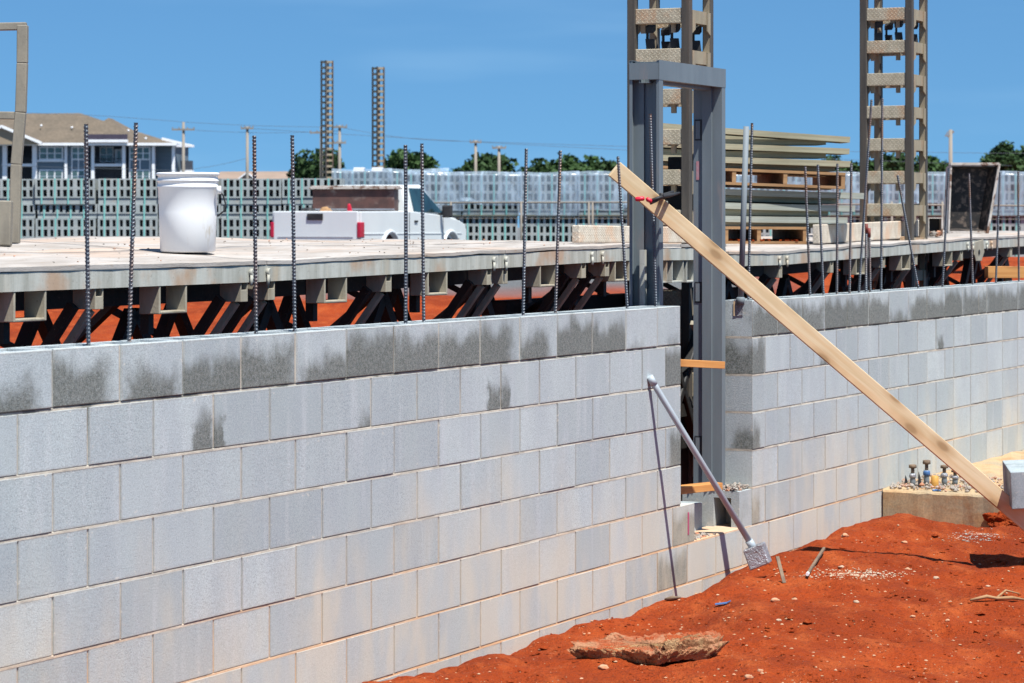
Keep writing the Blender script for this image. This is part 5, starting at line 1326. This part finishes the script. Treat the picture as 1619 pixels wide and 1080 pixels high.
for dd_ in (-1, 17):
    fa, fb, fc_, fe = v(-70, 228, dd_), v(112, 228, dd_), v(160, 228, dd_), v(280, 228, dd_)
    q.poly([fa, fb, r1_, r0_]); q.poly([fb, fc_, v(160, 191, 8), r1_]); q.poly([fc_, fe, v(272, 226, 8), v(160, 191, 8)])
q.poly([F_[0], r0_, F_[3]]); q.poly([F_[1], F_[2], v(272, 226, 8)]); q.poly(F_)
q.poly([v(108, 228, -1.3), v(163, 184, 5), v(218, 228, -1.3)]); q.poly([v(218, 228, -1.3), v(163, 184, 5), v(163, 184, 9), v(240, 226, 9)]); q.poly([v(108, 228, -1.3), v(163, 184, 5), v(163, 184, 9), v(100, 226, 9)])
rf = q.build('roof', MT['roof'], ap)
ab('gutter', 'white', -70, 281, 226.5, 230.5, -1.5, -1.05)
ab('awning_fascia', 'purple', 139.5, 204, 213, 221.5, -1.9, -1.4); ab('awning_trim', 'white', 139, 204.5, 221.5, 225.5, -2.0, -1.3)
for x, y in ((59, 197), (108, 200), (198, 205), (228, 218)):
    q = MB(); q.tube([v(x, y+2, 3.0 if y < 210 else 1.5), v(x, y-1.2, 3.0 if y < 210 else 1.5)], .14, 8); q.build('roof_vent', MT['white'], rf)
# left gable
q = MB(); q.prism([(-55, 229), (8, 203), (70, 229)], lambda a, b: v(a, b, -2.2), lambda a, b: v(a, b, -1.6)); q.build('gable_wall', MT['siding2'], ap)
q = MB(); q.bar(v(8, 201, -2.4), v(71, 227.5, -2.4), .5, .32); q.bar(v(8, 201, -2.4), v(-55, 227.5, -2.4), .5, .32); q.build('gable_trim', MT['white'], ap)
q = MB(); q.bar(v(247, 217, 6), v(296, 229, 6), .6, .35); q.bar(v(296, 229, 6), v(278, 231, -1), .5, .3); q.build('rake_trim', MT['white'], ap)
for x0, x1 in ((5, 12), (52, 59), (103, 107), (145, 150), (194, 199), (241, 245.5), (272.5, 277)):
    ab('column', 'white', x0, x1, 230.5, 330, -.55, -.12)
def window_group(x0, x1, y0, y1, ncol):
    w = ab('window', 'white', x0, x1, y0, y1, -.12, -.02)
    step = (x1-x0-2)/ncol
    for k in range(ncol):
        a = x0+1.8+k*step
        for (ya, yb2) in ((y0+2, (y0+y1)/2-.7), ((y0+y1)/2+.7, y1-2)): ab('pane', 'winglass', a, a+step-2.0, ya, yb2, -.16, -.122, parent=w)
window_group(62, 100, 232, 253, 3); window_group(62, 100, 268, 289, 3); window_group(113, 135, 232, 253, 2); window_group(113, 135, 268, 289, 2); window_group(204.5, 238, 232, 253, 3); window_group(204.5, 238, 268, 289, 3)
for x0, x1 in ((113, 135), (204.5, 238)):
    for xx in (x0, (x0+x1)/2-.7, x1-1.6): ab('batten', 'white', xx, xx+1.6, 253, 268, -.10, -.02)
ab('floor_band', 'white', 57, 103, 253, 256, -.2, -.125)
for x0, x1 in ((4, 57), (150, 194)):
    ab('balcony_slab', 'white', x0, x1, 259, 263, -.4, 2.7); r_ = ab('balcony_rail', 'black', x0, x1, 250.5, 251.5, -.35, -.28)
    for k in range(int((x1-x0)/1.5)): ab('baluster', 'black', x0+k*1.5, x0+k*1.5+.35, 251.6, 259, -.34, -.30, parent=r_)
w = ab('balcony_window', 'white', 153, 175, 231, 256, 2.60, 2.76)
for k in range(2):
    for (ya, yb2) in ((233, 243), (244.5, 254)): ab('pane', 'winglass', 155+k*10, 163+k*10, ya, yb2, 2.52, 2.59, parent=w)
w = ab('balcony_door', 'white', 177, 190, 235, 259, 2.60, 2.76); ab('pane', 'winglass', 181, 186, 238, 252, 2.52, 2.59, parent=w)
ab('side_balcony', 'dim', 280, 297, 253, 268, 4, 6); ab('side_balcony_slab', 'white', 279, 298.5, 268, 273, 3.8, 6.2)
# low house
H0 = G(440, HY, 300); H0.z = .8
hs = tag(empty('house', H0), 'low house with a pinkish brown roof behind the block pallets', 'house')
def hx(px): return (px-440)/F*300
def hz(py): return EYE-(py-HY)/F*300-.8
q = MB(); q.box(hx(335), hx(520), 0, 9, 0, hz(287)); q.build('wall', MT['siding2'], hs)
q = MB(); F_ = [(hx(325), -.6, hz(288)), (hx(530), -.6, hz(288)), (hx(530), 9.6, hz(288)), (hx(325), 9.6, hz(288))]; ra, rb_ = (hx(342), 4.5, hz(270)), (hx(505), 4.5, hz(269.5))
q.poly([F_[0], F_[1], rb_, ra]); q.poly([F_[3], F_[2], rb_, ra]); q.poly([F_[0], ra, F_[3]]); q.poly([F_[1], rb_, F_[2]]); q.poly(F_); q.build('roof', MT['roof2'], hs)
q = MB(); q.bar((hx(374), -1.2, hz(287)), (hx(392), -1.2, hz(273)), .3, .12); q.bar((hx(392), -1.2, hz(273)), (hx(410), -1.2, hz(287)), .3, .12); q.build('gable_trim', MT['white'], hs)
q = MB(); q.prism([(375, 288), (392, 274), (409, 288)], lambda a, b: (hx(a), -1.1, hz(b)), lambda a, b: (hx(a), 2.0, hz(b))); q.build('gable', MT['roof2'], hs)
for x in (350, 430, 470):
    w_ = MB(); w_.box(hx(x), hx(x+12), -.1, -.02, hz(310), hz(294)); ww = w_.build('window', MT['white'], hs); w_ = MB(); w_.box(hx(x+1.5), hx(x+10.5), -.14, -.102, hz(308.5), hz(295.5)); w_.build('pane', MT['winglass'], ww)

# ------------------------------------------------------------------ trees
def tree(xc, ytop, wpx, d, lab, mat, seed, hscale=1.0):
    rr = random.Random(seed); base = G(xc, HY, d); base.z = .7; H = EYE+(HY-ytop)/F*d-.7; rw = wpx/2/F*d*1.3
    root = tag(empty('leafy_tree', base), lab, 'tree', 'trees beyond the building site')
    q = MB(); q.tube([(0, 0, 0), (.1, 0, H*.3), (0, .1, H*.6), (.1, 0, H*.85)], [.28, .22, .12, .04], 8)
    for k in range(7):
        a = rr.random()*6.28; z = H*rr.uniform(.25, .6); q.tube([(0, 0, z), (math.cos(a)*rw*.35, math.sin(a)*rw*.35, z+H*.13), (math.cos(a)*rw*.65, math.sin(a)*rw*.65, z+H*.2)], [.11, .07, .03], 6)
    q.build('trunk', MT['bark'], root)
    q = MB(); blobs = []
    ch = min(H*.84, 2.4*rw); cz = H-ch/2
    for k in range(85):
        a = rr.random()*6.283; e = math.asin(rr.uniform(-.95, 1)); f = rr.uniform(.5, .86)
        blobs.append((Vector((rw*f*math.cos(a)*math.cos(e), rw*f*math.sin(a)*math.cos(e), cz+ch*.5*f*math.sin(e))), rr.uniform(.24, .40)*min(rw, ch*.5)))
    for c, r_ in blobs:
        for i in range(100):
            p = Vector((rr.gauss(0, 1), rr.gauss(0, 1), rr.gauss(0, 1))).normalized()*r_*(rr.random()**.35); p.z *= .8; p += c
            if p.z > H: continue
            s = rr.uniform(.10, .24)*(rw/2.7)**.5; a = Vector((rr.gauss(0, 1), rr.gauss(0, 1), rr.gauss(0, .6))).normalized(); b = a.orthogonal().normalized(); b.rotate(Matrix.Rotation(rr.random()*6, 3, a))
            q.quad(p-a*s-b*s*.6, p+a*s-b*s*.5, p+a*s*1.1+b*s*.6, p-a*s+b*s*.6)
    q.build('crown', MT[mat], root, fixn=False)
TR = [(506, 231, 78, 'round dark tree behind the tall far mast', 'leaf1'), (646, 234, 84, 'round tree right of the short far mast behind the pickup cab', 'leaf2'), (765, 243, 88, 'round dark tree behind two utility poles', 'leaf1'),
      (852, 251, 66, 'low tree left part of the clump before the door frame', 'leaf1'), (915, 241, 92, 'highest tree of the clump left of the door frame', 'leaf2'), (968, 250, 70, 'low tree touching the left door jamb', 'leaf1'),
      (1235, 262, 90, 'low tree hidden behind the plank stack', 'leaf1'), (1322, 246, 76, 'dark tree behind the plank ends', 'leaf1'), (1378, 250, 74, 'mid green tree seen through the right mast', 'leaf2'), (1418, 238, 70, 'dark tree between the posts of the right mast', 'leaf1'),
      (1475, 246, 84, 'bushy tree right of the right mast', 'leaf2'), (1588, 224, 66, 'tall dark tree above the mortar tub at the right', 'leaf1'), (1640, 232, 90, 'dark tree cut by the right edge', 'leaf1')]
for i, (x, y, w_, lab, m_) in enumerate(TR): tree(x, y, w_, 250, lab, m_, 40+i)

# ------------------------------------------------------------------ utility poles and wires
UD = 230.0
def upole(x, yt, arms, lab, w=.26, d=UD):
    b = G(x, HY, d); b.z = .7; H = EYE+(HY-yt)/F*d-.7
    root = tag(empty('utility_pole', b), lab, 'utility pole', 'utility poles'); q = MB(); q.tube([(0, 0, 0), (0, 0, H)], [w*.6, w*.42], 8); q.build('post', MT['pole'], root)
    for (dy, half) in arms:
        q = MB(); z = H-dy/F*d; h = half/F*d; q.box(-h, h, -.2, -.08, z-.07, z+.07)
        for k in (-1, -.4, .4, 1): q.box(h*k*.93-.04, h*k*.93+.04, -.18, -.1, z+.072, z+.2)
        q.build('crossarm', MT['pole'], root)
upole(290, 193, [(12, 18)], 'utility pole with one crossarm beside the apartment building')
upole(391, 200, [(3, 10)], 'utility pole with a small crossarm above the low house')
upole(508, 200, [(10, 18)], 'utility pole hidden behind the tall far mast')
upole(537, 198, [(3, 12), (28, 10)], 'utility pole with two crossarms right of the tall far mast')
upole(752, 222, [(3, 9)], 'utility pole rising in front of the round dark tree, left of two')
upole(789, 231, [(3, 11)], 'lower utility pole in front of the round dark tree, right of two')
upole(1503, 205, [], 'bare pale broken pole right of the right mast', .36)
P = G(1503, 212, UD); q = MB(); q.obox(P, (.25, 0, .22), (0, .1, 0), (-.05, 0, .06)); q.obox(P+Vector((-.3, 0, .0)), (.12, 0, .2), (0, .1, 0), (.05, 0, 0)); o = q.build('splintered_stub', MT['pole'])
for c_ in bpy.data.objects:
    if c_.get('label', '').startswith('bare pale'): o.location = Vector(o.location)-c_.location; o.parent = c_
wires = [(0, 178, 290, 193, -3), (290, 193, 537, 201, 2), (290, 205, 537, 207, 4), (537, 201, 752, 224, 6), (752, 224, 1700, 243, 4), (0, 262, 290, 270, 0), (391, 203, 1600, 262, 5), (300, 268, 391, 250, 2)]
for i, (x0, y0, x1, y1, sag) in enumerate(wires):
    A = G(x0, y0, UD); Bp = G(x1, y1, UD); q = MB(); pts = [A.lerp(Bp, k/12)-Vector((0, 0, math.sin(math.pi*k/12)*sag/F*UD)) for k in range(13)]
    q.tube(pts, .015, 5); o = q.build('utility_wire', MT['wire']); tag(o, 'thin overhead wire crossing the sky between utility poles', 'wire', 'overhead wires')

# ------------------------------------------------------------------ world, sun, camera
Ldir = Vector((-.28, .40, -1.0)).normalized()
world = bpy.data.worlds.new('World'); scene.world = world; world.use_nodes = True; t = world.node_tree; t.nodes.clear(); g = N(t)
sky = g.n('ShaderNodeTexSky', sky_type='NISHITA'); sky.sun_disc = False
sd = -Ldir; sky.sun_elevation = math.asin(sd.z); sky.sun_rotation = math.atan2(sd.x, sd.y); sky.air_density = 1.0; sky.dust_density = .3; sky.ozone_density = 1.2
tc = g.n('ShaderNodeTexCoord').outputs['Generated']
sp = g.n('ShaderNodeSeparateXYZ'); g.l(tc, sp.inputs[0])
cb = g.n('ShaderNodeCombineXYZ'); g.l(sp.outputs[0], cb.inputs[0]); g.l(sp.outputs[1], cb.inputs[1]); g.l(g.math('ADD', g.math('MULTIPLY', sp.outputs[2], 1.0), .13), cb.inputs[2])
nm = g.n('ShaderNodeVectorMath', operation='NORMALIZE'); g.l(cb.outputs[0], nm.inputs[0]); g.l(nm.outputs[0], sky.inputs[0])
cl_ = g.ss(g.noise(g.map(tc, (3, 3, 22)), 2.2, 3, .5), .52, .85, 0, .16)
c = g.mix(1.0, sky.outputs[0], (.50, .86, 1.12), 'MULTIPLY')
c = g.mix(cl_, c, (4.2, 6.6, 9.0))
bgn = g.n('ShaderNodeBackground'); g.l(c, bgn.inputs[0]); bgn.inputs[1].default_value = .065
wo = g.n('ShaderNodeOutputWorld'); g.l(bgn.outputs[0], wo.inputs[0])
sun = bpy.data.lights.new('sun', 'SUN'); sun.energy = 5.0; sun.angle = R(.5); sun.color = (1, .98, .935)
so = bpy.data.objects.new('sun', sun); COL.objects.link(so); so.rotation_euler = Ldir.to_track_quat('-Z', 'Y').to_euler(); so.location = (0, 0, 30)
cam = bpy.data.cameras.new('camera'); co = bpy.data.objects.new('camera', cam); COL.objects.link(co)
co.location = (0, 0, EYE); co.rotation_euler = (R(90), 0, 0); cam.sensor_width = 36; cam.lens = F/1619*36
cam.shift_y = -(540-HY)/1619; cam.clip_start = .1; cam.clip_end = 5000
cam.dof.use_dof = True; cam.dof.focus_distance = 14.0; cam.dof.aperture_fstop = 9.5
scene.camera = co
scene.view_settings.view_transform = 'Standard'; scene.view_settings.look = 'None'; scene.view_settings.exposure = 0.8; scene.view_settings.gamma = 1.0
